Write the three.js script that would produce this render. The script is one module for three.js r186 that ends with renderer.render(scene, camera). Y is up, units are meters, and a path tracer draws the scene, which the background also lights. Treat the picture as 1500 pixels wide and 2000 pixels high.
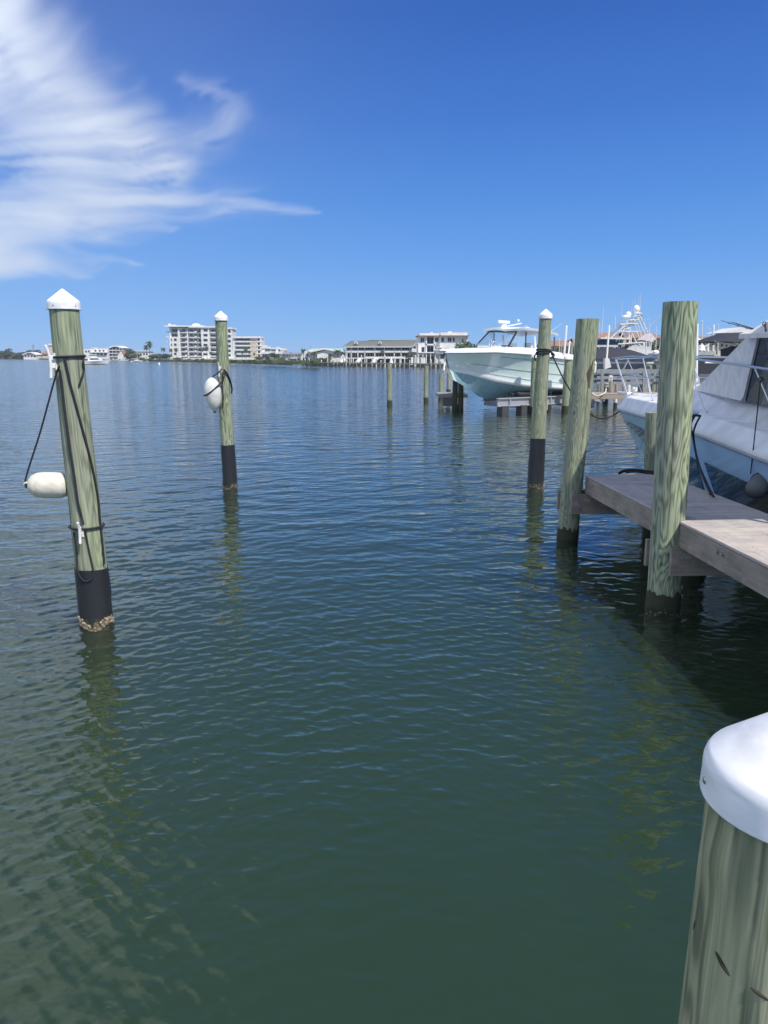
import * as THREE from 'three';
import { ImprovedNoise } from 'three/addons/math/ImprovedNoise.js';
import { mergeGeometries } from 'three/addons/utils/BufferGeometryUtils.js';
import { RoundedBoxGeometry } from 'three/addons/geometries/RoundedBoxGeometry.js';

// ---------------------------------------------------------------- camera, sky, sun, exposure
const scene = new THREE.Scene();
const EYE = 2.6, F = 1450, PITCH = 11.88 * Math.PI / 180, CP = Math.cos(PITCH), SP = Math.sin(PITCH);
const camera = new THREE.PerspectiveCamera(2 * Math.atan(1000 / F) * 180 / Math.PI, 0.75, 0.1, 6000);
camera.position.set(0, EYE, 0); camera.rotation.x = -PITCH;
const renderer = new THREE.WebGLRenderer({ antialias: true });
renderer.toneMapping = THREE.LinearToneMapping;
renderer.toneMappingExposure = 1.07;
renderer.shadowMap.enabled = true;
const SUN = new THREE.Vector3(0.5, 1, 0.55).normalize();
const sun = new THREE.DirectionalLight(new THREE.Color(1, 0.94, 0.84), 5.0);
sun.position.copy(SUN).multiplyScalar(120).add(new THREE.Vector3(2, 0, -20)); sun.target.position.set(2, 0, -20);
sun.castShadow = true; sun.shadow.mapSize.set(4096, 4096); sun.shadow.radius = 1;
Object.assign(sun.shadow.camera, { left: -60, right: 60, top: 60, bottom: -60, near: 1, far: 300 });
scene.add(sun, sun.target);

const IN = new ImprovedNoise(), noise = (x, y, z) => IN.noise(x, y, z);
const fbm = (x, y, z, o = 4) => { let s = 0, a = 0.5, f = 1; for (let i = 0; i < o; i++) { s += a * noise(x * f, y * f, z * f + i * 7.3); a *= 0.5; f *= 2.03; } return s; };
const rng = (s) => () => { s |= 0; s = s + 0x6D2B79F5 | 0; let t = Math.imul(s ^ s >>> 15, 1 | s); t = t + Math.imul(t ^ t >>> 7, 61 | t) ^ t; return ((t ^ t >>> 14) >>> 0) / 4294967296; };
const clamp = (x, a = 0, b = 1) => Math.min(b, Math.max(a, x)), mix = (a, b, t) => a + (b - a) * t, sst = (a, b, x) => { const t = clamp((x - a) / (b - a)); return t * t * (3 - 2 * t); };
const table = (T, x, k) => { if (x <= T[0][0]) return T[0][k]; for (let i = 1; i < T.length; i++) if (x <= T[i][0]) return mix(T[i - 1][k], T[i][k], (x - T[i - 1][0]) / (T[i][0] - T[i - 1][0])); return T[T.length - 1][k]; };
const lin = (r, g, b) => [r, g, b].map((c) => { c /= 255; return c <= 0.04045 ? c / 12.92 : ((c + 0.055) / 1.055) ** 2.4; });

{ // clear summer sky that deepens overhead, with feathery high cloud to the left
  const W = 2560, Hh = 1280, D = new Float32Array(W * Hh * 4), DEG = 180 / Math.PI;
  const G = [[0, ...lin(140, 187, 236)], [3, ...lin(124, 175, 234)], [7, ...lin(102, 158, 228)], [11, ...lin(84, 141, 218)], [16, ...lin(68, 120, 202)], [22, ...lin(55, 102, 184)], [35, ...lin(52, 99, 182)], [60, ...lin(48, 92, 174)], [90, ...lin(44, 86, 164)]];
  // right-hand edge of the cloud sheet: elevation, azimuth (degrees, 0 straight ahead, negative left)
  const E = [[3.2, -36], [4.4, -31], [5.2, -24], [6.2, -19.5], [7.1, -21.5], [7.9, -18], [8.6, -16], [9.6, -14], [10.5, -12], [11.3, -13], [12.4, -15], [13.4, -14.8], [14.4, -14.2], [15.4, -14.4], [16.4, -16], [17.4, -18], [19, -19.8], [23, -22], [30, -21], [45, -20], [60, -26], [75, -55], [90, -90]];
  // wisps: centre line as azimuth, elevation, half width; then strength
  const T = [[0.34, [-18, 13.2, 1.5], [-14.2, 14.2, 1.3], [-11.8, 15.2, 1.2], [-10.6, 16.2, 1.0], [-11.4, 17.2, 0.8], [-14, 17.6, 0.5]], [0.46, [-20, 9.6, 1.1], [-14, 10.3, 0.9], [-10, 10.5, 0.65], [-7.5, 10.2, 0.35], [-4.6, 10.4, 0.12]], [0.42, [-27, 9.1, 1.1], [-22, 8.9, 0.8], [-17.5, 8.6, 0.5], [-14.6, 8.5, 0.15]],
    [0.45, [-30, 6.6, 0.8], [-25, 6.7, 0.6], [-20, 6.4, 0.4], [-16.6, 6.3, 0.12]], [0.4, [-27.5, 5.6, 0.8], [-24, 5.7, 0.5], [-21, 5.7, 0.2]], [0.7, [-27, 21.5, 2.4], [-24, 19.6, 1.8], [-21.5, 17, 1.5], [-18, 14, 1.4], [-15, 12.4, 1.0]], [0.4, [-26, 12.5, 0.9], [-20, 12.2, 1], [-15.5, 12.4, 0.7]], [0.7, [-29, 26, 3], [-26, 22, 2.2], [-25, 18, 1.6]]];
  const wisp = (az, el) => { let s = 0; for (const [k, ...p] of T) { let best = 0; for (let i = 0; i + 1 < p.length; i++) { const ax = p[i][0], ay = p[i][1], bx = p[i + 1][0] - ax, by = p[i + 1][1] - ay, t = clamp(((az - ax) * bx + (el - ay) * by) / (bx * bx + by * by)), q = Math.hypot(az - ax - bx * t, el - ay - by * t) / mix(p[i][2], p[i + 1][2], t); best = Math.max(best, Math.exp(-q * q)); } s += k * best; } return s; };
  for (let j = 0; j < Hh; j++) {
    const el = ((j + 0.5) / Hh - 0.5) * 180, y = Math.sin(el / DEG), ch = Math.cos(el / DEG), e = Math.max(el, 0), R = table(G, e, 1), Gr = table(G, e, 2), B = table(G, e, 3), ed = table(E, el, 1);
    for (let i = 0; i < W; i++) {
      const a = ((i + 0.5) / W - 0.5) * 2 * Math.PI, x = ch * Math.cos(a), z = ch * Math.sin(a), o = (j * W + i) * 4;
      let r = R, g = Gr, b = B; const az = Math.atan2(x, -z) * DEG;
      const pale = sst(10, -40, az) * sst(180, 120, Math.abs(az)) * 0.24 + 0.5 * Math.max(0, x * SUN.x + y * SUN.y + z * SUN.z) ** 24;
      r = mix(r, 0.62, pale * 0.5); g = mix(g, 0.72, pale * 0.5); b = mix(b, 0.9, pale * 0.5);
      if (el > 0 && az > -176 && az < ed + 13) {
        const wx = fbm(az * 0.11, el * 0.2, 3.1, 3), wy = fbm(az * 0.11 + 40, el * 0.2, 9.7, 3), tilt = 0.08 + 0.5 * sst(8, 16, el), u = az + el * tilt, v = el - az * tilt;
        const streak = fbm(u * 0.07 + wx, v * 0.42 + wy * 1.6, 5.5, 4), fine = fbm(u * 0.22 + wx * 2, v * 1.5 + wy * 4, 1.5, 3), big = fbm(az * 0.06, el * 0.12, 14.2, 3), inn = ed + wx * 4 - az;
        let d = sst(-1.5, 8, inn + streak * 4) * clamp(0.42 + 0.6 * streak + 0.34 * fine + 1.25 * big + 0.3 * sst(14, 24, el) * sst(-18, -27, az) - 0.62 * sst(6.5, 0.5, Math.hypot(az + 26.5, (el - 12.2) * 2)) - 0.3 * sst(3.5, 0.5, Math.hypot(az + 13.2, (el - 17.2) * 1.5)));
        if (az < -3 && el < 30 && az > -36) d += wisp(az + wx * 2.6 + fine * 1.8, el + wy * 1.3 + fine * 1.1) * clamp(0.62 + 1.1 * streak + 0.9 * fine, 0.08, 2) * (1 - 0.45 * d);
        d += 0.5 * sst(22, 34, el) * sst(-20, -34, az) * clamp(0.8 + 1.2 * big + 0.6 * streak); d *= sst(2.2, 5.0, el); d += 0.09 * sst(0.05, 0.4, fbm(az * 0.05 + 9, el * 0.35, 33, 3)) * sst(2, 6, el) * sst(-4, -20, az);
        d = 1 - Math.exp(-1.25 * Math.max(0, d));
        const tone = 0.86 + 0.26 * sst(-14, -30, az) * sst(6, 22, el) + 0.12 * streak;
        r = mix(r, 0.78 * tone, d); g = mix(g, 0.85 * tone, d); b = mix(b, 0.97 * tone, d);
      }
      D[o] = r; D[o + 1] = g; D[o + 2] = b; D[o + 3] = 1;
    }
  }
  const sky = new THREE.DataTexture(D, W, Hh, THREE.RGBAFormat, THREE.FloatType);
  sky.mapping = THREE.EquirectangularReflectionMapping; sky.magFilter = THREE.LinearFilter; sky.needsUpdate = true;
  scene.background = sky; scene.environment = sky;
}

// ---------------------------------------------------------------- helpers
const V = (x, y, z) => new THREE.Vector3(x, y, z);
const ray = (px, py) => { const u = (px - 750) / F, v = (1000 - py) / F; return V(u, v * CP - SP, -(CP + v * SP)); };       // depth 1 along the lens axis
const P = (px, py, z) => { const d = ray(px, py); return d.multiplyScalar(z / d.z).add(V(0, EYE, 0)); };                    // on the plane z (negative, ahead)
const Y = (px, py, y) => { const d = ray(px, py); return d.multiplyScalar((y - EYE) / d.y).add(V(0, EYE, 0)); };            // on the level y
const taken = {};
function numbered(name) { const n = taken[name] = (taken[name] ?? -1) + 1; return n ? name + '_' + String(n).padStart(3, '0') : name; }
function tag(o, label, category, group, kind) { Object.assign(o.userData, { label, category }); if (group) o.userData.group = group; if (kind) o.userData.kind = kind; return o; }
function thing(name, label, category, pos = [0, 0, 0], turn = 0, group) {
  const o = new THREE.Group(); o.name = numbered(name); o.position.set(...pos); o.rotation.y = turn; scene.add(o);
  o.updateMatrixWorld(true); return tag(o, label, category, group);
}
function clean(g) { g = g.index ? g.toNonIndexed() : g; for (const k of Object.keys(g.attributes)) if (!['position', 'normal', 'uv'].includes(k)) g.deleteAttribute(k);
  if (!g.attributes.normal) g.computeVertexNormals(); if (!g.attributes.uv) g.setAttribute('uv', new THREE.BufferAttribute(new Float32Array(g.attributes.position.count * 2), 2)); return g; }
const merge = (a) => { a = [a].flat(9); return a.length === 1 ? a[0] : mergeGeometries(a.map(clean)); };
function part(name, geos, mat, parent, label) {
  const m = new THREE.Mesh(merge(geos), mat); m.name = name; m.castShadow = m.receiveShadow = true; (parent ?? scene).add(m);
  if (label) m.userData.label = label; return m;
}
function solo(name, label, category, geos, mat, group) { const m = part(numbered(name), geos, mat); return tag(m, label, category, group); }
function struct(name, geos, mat) { const m = part(numbered(name), geos, mat); m.userData.kind = 'structure'; return m; }
function copyOf(o, label, pos, turn, scale, group) {
  const c = o.clone(); c.name = numbered(o.name.replace(/_\d{3}$/, '')); scene.add(c); if (pos) c.position.set(...pos); if (turn !== undefined) c.rotation.y = turn; if (scale) c.scale.set(...[scale, scale, scale].flat().slice(0, 3));
  c.userData = { ...o.userData }; if (label) c.userData.label = label; if (group) c.userData.group = group; return c;
}
// a box by its centre; uv in metres
function box(w, h, d, x = 0, y = 0, z = 0, ry = 0, rx = 0, rz = 0) {
  const g = new THREE.BoxGeometry(w, h, d), uv = g.attributes.uv, s = [[d, h], [d, h], [w, d], [w, d], [w, h], [w, h]];
  for (let i = 0; i < 24; i++) uv.setXY(i, uv.getX(i) * s[i >> 2][0], uv.getY(i) * s[i >> 2][1]);
  if (rz) g.rotateZ(rz); if (rx) g.rotateX(rx); if (ry) g.rotateY(ry); return g.translate(x, y, z);
}
function rbox(w, h, d, r, x = 0, y = 0, z = 0, ry = 0, rx = 0, rz = 0) { const g = new RoundedBoxGeometry(w, h, d, 2, Math.min(r, w / 2.01, h / 2.01, d / 2.01)); if (rz) g.rotateZ(rz); if (rx) g.rotateX(rx); if (ry) g.rotateY(ry); return g.translate(x, y, z); }
const tube = (pts, r, n = 0, rs = 6, closed = false) => new THREE.TubeGeometry(new THREE.CatmullRomCurve3(pts, closed, 'centripetal'), n || pts.length * 6, r, rs, closed);
function rod(a, b, r, r2 = r, seg = 8) { const d = b.clone().sub(a), g = new THREE.CylinderGeometry(r2, r, d.length(), seg); g.translate(0, d.length() / 2, 0); g.applyQuaternion(new THREE.Quaternion().setFromUnitVectors(V(0, 1, 0), d.normalize())); return g.translate(a.x, a.y, a.z); }
function bar(a, b, w, h) { const d = b.clone().sub(a), L = d.length(), g = box(w, h, L, 0, 0, L / 2); const m = new THREE.Matrix4().lookAt(b, a, V(0, 1, 0)); g.applyMatrix4(new THREE.Matrix4().extractRotation(m)); return g.translate(a.x, a.y, a.z); }
// a flat outline of 3-D points given thickness t (a vector)
function slab(pts, t) {
  const n = pts.length, pos = [], q = pts.map((p) => p.clone().add(t)); const nor = V(0, 0, 0); for (let i = 0; i < n; i++) nor.add(pts[i].clone().sub(pts[0]).cross(pts[(i + 1) % n].clone().sub(pts[0])));
  const flat = new THREE.Quaternion().setFromUnitVectors(nor.clone().normalize(), V(0, 0, 1)), c2 = pts.map((p) => { const v = p.clone().sub(pts[0]).applyQuaternion(flat); return new THREE.Vector2(v.x, v.y); });
  const tri = THREE.ShapeUtils.triangulateShape(c2, []), flip = nor.dot(t) > 0, put = (a, b, c) => pos.push(...a, ...(flip ? c : b), ...(flip ? b : c));
  for (const [a, b, c] of tri) { put(pts[a].toArray(), pts[b].toArray(), pts[c].toArray()); put(q[a].toArray(), q[c].toArray(), q[b].toArray()); }
  for (let i = 0; i < n; i++) { const j = (i + 1) % n, A = pts[i].toArray(), B = pts[j].toArray(), C = q[j].toArray(), D = q[i].toArray(); put(A, D, C); put(A, C, B); }
  const g = new THREE.BufferGeometry(); g.setAttribute('position', new THREE.Float32BufferAttribute(pos, 3)); g.computeVertexNormals();
  const uv = new Float32Array(pos.length / 3 * 2); for (let i = 0; i < pos.length / 3; i++) { uv[2 * i] = pos[3 * i] + pos[3 * i + 2]; uv[2 * i + 1] = pos[3 * i + 1]; } g.setAttribute('uv', new THREE.BufferAttribute(uv, 2)); return g;
}
// a surface through a grid of points rows[i][j]
function skin(rows, uvOf) {
  const R = rows.length, C = rows[0].length, pos = [], uv = [], idx = [];
  for (let i = 0; i < R; i++) for (let j = 0; j < C; j++) { const p = rows[i][j]; pos.push(p.x, p.y, p.z); uv.push(...(uvOf ? uvOf(i, j) : [p.x + p.z, p.y])); }
  for (let i = 0; i + 1 < R; i++) for (let j = 0; j + 1 < C; j++) { const a = i * C + j; idx.push(a, a + 1, a + C, a + 1, a + C + 1, a + C); }
  const g = new THREE.BufferGeometry(); g.setAttribute('position', new THREE.Float32BufferAttribute(pos, 3)); g.setAttribute('uv', new THREE.Float32BufferAttribute(uv, 2)); g.setIndex(idx); g.computeVertexNormals(); return g;
}
const lathe = (p, seg = 32) => new THREE.LatheGeometry(p.map(([r, y]) => new THREE.Vector2(r, y)), seg);

// ---------------------------------------------------------------- textures and materials
function tex(w, h, fn, srgb = true, sx = 1, sy = 1) { // fn(u, v) -> linear 0..1 triple (or one value)
  const d = new Uint8Array(w * h * 4), enc = (c) => 255 * (srgb ? (c <= 0.0031308 ? 12.92 * c : 1.055 * clamp(c) ** (1 / 2.4) - 0.055) : clamp(c));
  for (let j = 0; j < h; j++) for (let i = 0; i < w; i++) { const c = [fn(i / w, j / h)].flat(), o = (j * w + i) * 4; d[o] = enc(c[0]); d[o + 1] = enc(c[1] ?? c[0]); d[o + 2] = enc(c[2] ?? c[0]); d[o + 3] = 255; }
  const t = new THREE.DataTexture(d, w, h); t.wrapS = t.wrapT = THREE.RepeatWrapping; t.magFilter = THREE.LinearFilter; t.minFilter = THREE.LinearMipmapLinearFilter; t.generateMipmaps = true;
  if (srgb) t.colorSpace = THREE.SRGBColorSpace; t.repeat.set(sx, sy); t.needsUpdate = true; return t;
}
const ring = (u, v, k, s) => { const a = u * 2 * Math.PI; return [Math.cos(a) * k, Math.sin(a) * k, v * s]; };  // noise that closes round a post
function barkless(seed, k, bw = 0.62, W = 512, Hh = 1024, per = 3.2, fixed = []) { // peeled, pressure-treated pine: flame-shaped growth rings, fibres, grey weathering, a few knots
  const R = rng(seed), knots = []; for (let i = 0; i < 7; i++) knots.push([R(), R(), 0.03 + 0.03 * R()]); if (fixed.length) knots.splice(0, 7, ...fixed);
  const h = new Float32Array((W + 1) * (Hh + 1));
  const map = (u, v) => {
    const V3 = v * per, w = fbm(...ring(u, V3 + 3 * seed, 0.55, 0.42), 4) + 0.35 * fbm(...ring(u, V3 + seed, 1.6, 1.3), 3);
    let kn = 0, kb = 0; for (const [a, b, r] of knots) { let du = Math.abs(u - a); du = Math.min(du, 1 - du); let dv = Math.abs(v - b); dv = Math.min(dv, 1 - dv); const q = Math.hypot(du * 0.95, dv * per * 0.47); kb += Math.exp(-q * q / (r * r * 4)); kn = Math.max(kn, sst(r * 0.42, r * 0.16, q)); }
    const f = (w + 0.28 * kb) * k, t = f - Math.floor(f), band = sst(0.05, 0.45, t) * sst(1, 0.62, t);
    const fibre = fbm(...ring(u, V3 * 0.9 + 50, 9, 1.1), 3), grey = sst(-0.16, 0.3, fbm(...ring(u, V3 + 90, 0.8, 0.9), 4)), fleck = sst(0.16, 0.34, fbm(...ring(u, V3 + 20, 5, 2.4), 3));
    const hair = noise(...ring(u, V3 * 1.6 + 7, 26, 2.2)), l = clamp(bw * band + (0.62 - bw) * 0.5 + 0.75 * fibre + 0.2 * hair + 0.17 + 0.3 * fleck);
    let c = [mix(0.10, 0.42, l), mix(0.13, 0.465, l), mix(0.088, 0.32, l)];
    const gr = [mix(0.13, 0.37, l), mix(0.142, 0.385, l), mix(0.112, 0.32, l)];
    c = c.map((q, i) => mix(q, gr[i], 0.75 * grey));
    const crack = sst(0.27, 0.33, fbm(...ring(u, V3 * 0.3 + 33, 8, 1), 3)) * 0.75, dk = 1 - 0.62 * kn - 0.6 * crack;
    return [c[0] * dk, c[1] * dk, c[2] * dk, l - crack - 0.5 * kn];
  };
  const col = tex(W, Hh, (u, v) => { const c = map(u, v); h[Math.round(v * Hh) * W + Math.round(u * W)] = c[3]; return c.slice(0, 3); });
  const bump = tex(W, Hh, (u, v) => h[Math.round(v * Hh) * W + Math.round(u * W)] * 0.6 + 0.3, false);
  return new THREE.MeshStandardMaterial({ map: col, bumpMap: bump, bumpScale: 0.006, roughness: 0.88, color: new THREE.Color(0.88, 0.90, 0.84) });
}
const std = (r, g, b, rough = 0.6, extra = {}) => new THREE.MeshPhysicalMaterial({ color: new THREE.Color(r, g, b), roughness: rough, ...extra });
const speck = tex(256, 256, (u, v) => { const n = fbm(u * 6, v * 6, 2, 4) * (1 - u) + fbm((u - 1) * 6, v * 6, 2, 4) * u; return 0.86 + 0.35 * n; });
const grime = (r, g, b, rough = 0.6, rep = 0.4, extra = {}) => { const t = speck.clone(); t.repeat.set(rep, rep); t.needsUpdate = true; return std(r, g, b, rough, { map: t, ...extra }); };
const M = {
  wood: [barkless(3, 7.5), barkless(8, 5.5, 0.36), barkless(13, 10, 0.42)],
  cap: grime(0.92, 0.92, 0.92, 0.42, 1.5), gel: std(0.82, 0.83, 0.83, 0.25, { clearcoat: 0.5, clearcoatRoughness: 0.1 }), white: grime(0.76, 0.76, 0.74, 0.5), fender: grime(0.72, 0.69, 0.58, 0.5, 2.2),
  black: grime(0.02, 0.022, 0.027, 0.42, 5), rope: std(0.016, 0.018, 0.024, 0.85), steel: std(0.6, 0.61, 0.63, 0.3, { metalness: 0.9 }), bolt: std(0.55, 0.53, 0.5, 0.35, { metalness: 1 }),
  cover: grime(0.035, 0.038, 0.05, 0.8, 1), glass: std(0.02, 0.025, 0.035, 0.04, { clearcoat: 1 }), navy: std(0.012, 0.018, 0.045, 0.16, { clearcoat: 0.6 }),
};
// ---------------------------------------------------------------- the water: one sheet from under the camera to the far shore
{
  const R = rng(77), waves = [], NW = 104;
  for (let i = 0; i < NW; i++) {
    const L = 0.055 * (28 ** (i / (NW - 1))) * (0.9 + 0.2 * R()), spread = L > 0.6 ? 0.45 : 0.85, side = i % 4 === 0, th = -0.1 + spread * (R() + R() - 1) * 1.2 + (side ? 0.85 : 0), k = 2 * Math.PI / L;
    const slope = 0.0255 * Math.exp(-(Math.log(L / 0.135) ** 2) / 0.6) + 0.0036;
    waves.push([k * Math.sin(th), k * Math.cos(th), slope / k, R() * 6.283, L, side ? 1 : 0]);
  }
  // grid lines: close together near the pier, wider apart with distance
  const zs = []; for (let i = 0; i < 14; i++) zs.push(5 - i * 0.5); let z = -2; while (z > -1700) { zs.push(z); const d = -z; z -= Math.min(Math.max(0.0105, d * d / 1700), d < 30 ? 9 : d * 0.05); }
  const half = []; let x = 0; while (x < 900) { half.push(x); x += x < 1.6 ? 0.0085 : x < 30 ? 0.0056 * x : 0.08 * x; }
  const xs = [...half.slice(1).map((v) => -v).reverse(), ...half], nx = xs.length, nz = zs.length;
  const pos = new Float32Array(nx * nz * 3), nor = new Float32Array(nx * nz * 3), uv = new Float32Array(nx * nz * 2);
  const SX = waves.map(([kx]) => Float64Array.from(xs, (v) => Math.sin(kx * v))), CX = waves.map(([kx]) => Float64Array.from(xs, (v) => Math.cos(kx * v))), hh = new Float64Array(nx), hx = new Float64Array(nx), hz = new Float64Array(nx), ampl = new Float64Array(nx), lee = new Float64Array(nx), gap = Float64Array.from(xs, (v, i) => (i ? v - xs[i - 1] : 0.01));
  for (let j = 0, o = 0, q = 0; j < nz; j++) {
    const zz = zs[j], dz = j ? zs[j - 1] - zs[j] : 0.01; hh.fill(0); hx.fill(0); hz.fill(0);
    if (zz > -70) {
      for (let i = 0; i < nx; i++) { const xx = xs[i], calm = mix(1, 0.5, sst(-5.2, -2.8, zz) * sst(-1.3, 0.4, xx)) * mix(1, 0.75, sst(-4.5, -2.6, zz)); ampl[i] = Math.abs(xx) > 60 ? 0 : (0.78 + 0.7 * noise(xx * 0.22, 1.7, zz * 0.13) + 0.35 * noise(xx * 0.9, 4.7, zz * 0.6)) * calm; lee[i] = mix(0.35, 1.35, sst(0.6, -2.2, xx + 0.12 * (zz + 4))); }
      for (let w = 0; w < NW; w++) {
        const kx = waves[w][0], kz = waves[w][1], A = waves[w][2], L = waves[w][4], side = waves[w][5], sb = Math.sin(kz * zz + waves[w][3]), cb = Math.cos(kz * zz + waves[w][3]), sx = SX[w], cx = CX[w]; if (L < 2.2 * dz) continue;
        for (let i = 0; i < nx; i++) {
          const am = ampl[i]; if (am === 0) continue; const f = L / Math.max(dz, gap[i]); if (f < 2.2) continue; let t = (f - 2.2) / 2; t = t > 1 ? 1 : t;
          const s = sx[i] * cb + cx[i] * sb, c = cx[i] * cb - sx[i] * sb, g = A * t * am * (side ? lee[i] : 1), sl = g * (c + 1.2 * s * c);
          hh[i] += g * (s - 0.3 * (c * c - s * s)); hx[i] += sl * kx; hz[i] += sl * kz;
        }
      }
    }
    for (let i = 0; i < nx; i++) {
      const n = 1 / Math.hypot(hx[i], 1, hz[i]), xx = xs[i];
      pos[o] = xx; pos[o + 1] = hh[i]; pos[o + 2] = zz; nor[o] = -hx[i] * n; nor[o + 1] = n; nor[o + 2] = -hz[i] * n; o += 3; uv[q++] = xx / 9; uv[q++] = -zz / 9;
    }
  }
  const idx = new Uint32Array((nx - 1) * (nz - 1) * 6), g = new THREE.BufferGeometry(), cuts = [-6, -8, -10.5, -14, -19, -27, -45, -5000]; let o = 0, from = 0, band = 0;
  for (let j = 0; j + 1 < nz; j++) {
    if (zs[j] < cuts[band]) { g.addGroup(from, o - from, band++); from = o; }
    for (let i = 0; i + 1 < nx; i++) { const a = j * nx + i; idx[o++] = a; idx[o++] = a + 1; idx[o++] = a + nx; idx[o++] = a + 1; idx[o++] = a + nx + 1; idx[o++] = a + nx; }
  }
  g.addGroup(from, o - from, band);
  g.setAttribute('position', new THREE.BufferAttribute(pos, 3)); g.setAttribute('normal', new THREE.BufferAttribute(nor, 3)); g.setAttribute('uv', new THREE.BufferAttribute(uv, 2)); g.setIndex(new THREE.BufferAttribute(idx, 1));
  // tiling ripples for the distance, where the sheet is too coarse to carry them: a sum of whole-numbered waves over 9 m
  const N = 1024, sx = new Float32Array(N * N), sy = new Float32Array(N * N), T = 9, R2 = rng(5);
  for (let w = 0; w < 110; w++) {
    const L = 0.085 * (14 ** R2()), th = -0.1 + (R2() + R2() - 1) * 1.25, k = 2 * Math.PI / L, nu = Math.round(T * k * Math.sin(th) / 6.2832), nv = Math.round(T * k * Math.cos(th) / 6.2832), ph = R2() * 6.283, S = 0.031, kk = Math.hypot(nu, nv) || 1;
    const cu = new Float32Array(N), su = new Float32Array(N); for (let i = 0; i < N; i++) { cu[i] = Math.cos(6.283185 * nu * i / N); su[i] = Math.sin(6.283185 * nu * i / N); }
    for (let j = 0; j < N; j++) { const a = 6.283185 * nv * j / N + ph, c = Math.cos(a), s = Math.sin(a), ax = S * nu / kk, ay = S * nv / kk; for (let i = 0; i < N; i++) { const v = cu[i] * c - su[i] * s; sx[j * N + i] += ax * v; sy[j * N + i] += ay * v; } }
  }
  const nm = tex(N, N, (u, v) => { const q = Math.round(v * N) * N + Math.round(u * N), a = -sx[q], b = -sy[q], n = 1 / Math.hypot(a, b, 1); return [a * n * 0.5 + 0.5, b * n * 0.5 + 0.5, n * 0.5 + 0.5]; }, false);
  const clear = (s, rough) => new THREE.MeshPhysicalMaterial({ color: new THREE.Color(0.97, 0.98, 0.96), roughness: rough, ior: 1.5, transmission: 1, thickness: 0, ...(s ? { normalMap: nm, normalScale: new THREE.Vector2(s, s) } : {}) });
  const water = new THREE.Group(); water.name = 'water'; water.userData.kind = 'structure'; scene.add(water);
  const m = new THREE.Mesh(g, [[0.05, 0.02], [0.12, 0.03], [0.19, 0.04], [0.26, 0.05], [0.31, 0.055], [0.35, 0.06], [0.37, 0.075], [0.37, 0.1]].map(([a, b]) => clear(a, b))); m.name = 'surface'; m.receiveShadow = true; water.add(m);
  // the water is turbid: thin veils of silt at growing depth, so that shade and posts fade into it
  const silt = (op) => new THREE.MeshStandardMaterial({ color: new THREE.Color(0.0215, 0.0575, 0.0185), roughness: 1, transparent: op < 1, opacity: op });
  [[0.1, 0.2], [0.28, 0.26], [0.55, 0.3], [0.9, 0.34], [1.4, 0.4], [2.1, 1]].forEach(([d, op]) => { const v = new THREE.Mesh(new THREE.PlaneGeometry(1800, 1800).rotateX(-Math.PI / 2).translate(0, -d, -894), silt(op)); v.name = 'silt_veil'; v.receiveShadow = true; water.add(v); });
}
// ---------------------------------------------------------------- pilings of the slip and the finger pier
// a post: axis from foot (x, z at the water) to head, slightly crooked; uv once round, 3.2 m high
function postGeo(p, y0, y1, extra = 0, o = {}) {
  const seg = o.seg ?? 40, rows = o.rows ?? Math.max(8, Math.round((y1 - y0) / 0.05)), g = [];
  for (let i = 0; i <= rows; i++) {
    const y = mix(y0, y1, i / rows), c = p.axis(y), row = [];
    for (let j = 0; j <= seg; j++) {
      const a = j / seg * 2 * Math.PI, wob = o.smooth ? 0 : 0.02 * noise(Math.cos(a) * 1.3, y * 0.8, Math.sin(a) * 1.3 + p.seed) + 0.012 * noise(Math.cos(a) * 5, y * 0.7, Math.sin(a) * 5 + p.seed * 2);
      let r = p.rad(y) * (1 + wob) + extra + (o.carve ? o.carve(a, y) : 0); row.push(V(c.x + Math.sin(a) * r, y + (o.lip && i === rows ? o.lip(a) : 0), c.z + Math.cos(a) * r));
    }
    g.push(row);
  }
  const s = skin(g, (i, j) => [j / seg + (o.uvTop ? 0 : p.seed * 0.37), (mix(y0, y1, i / rows) + 0.03) / (o.uvTop ?? 3.2)]);
  return s;
}
function topGeo(p, y) { // sawn end, a little worn at the edge
  const c = p.axis(y), r = p.rad(y), rows = [[], [], []]; for (let j = 0; j <= 40; j++) { const a = -j / 40 * 2 * Math.PI; [[0.001, 0.006], [0.55, 0.005], [1.0, -0.001]].forEach(([k, u], i) => rows[2 - i].push(V(c.x + Math.sin(a) * r * k, y + u + 0.004 * noise(a * 3, k * 4, p.seed), c.z + Math.cos(a) * r * k))); }
  return skin(rows, (i, j) => [j / 40, i * 0.02]);
}
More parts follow.
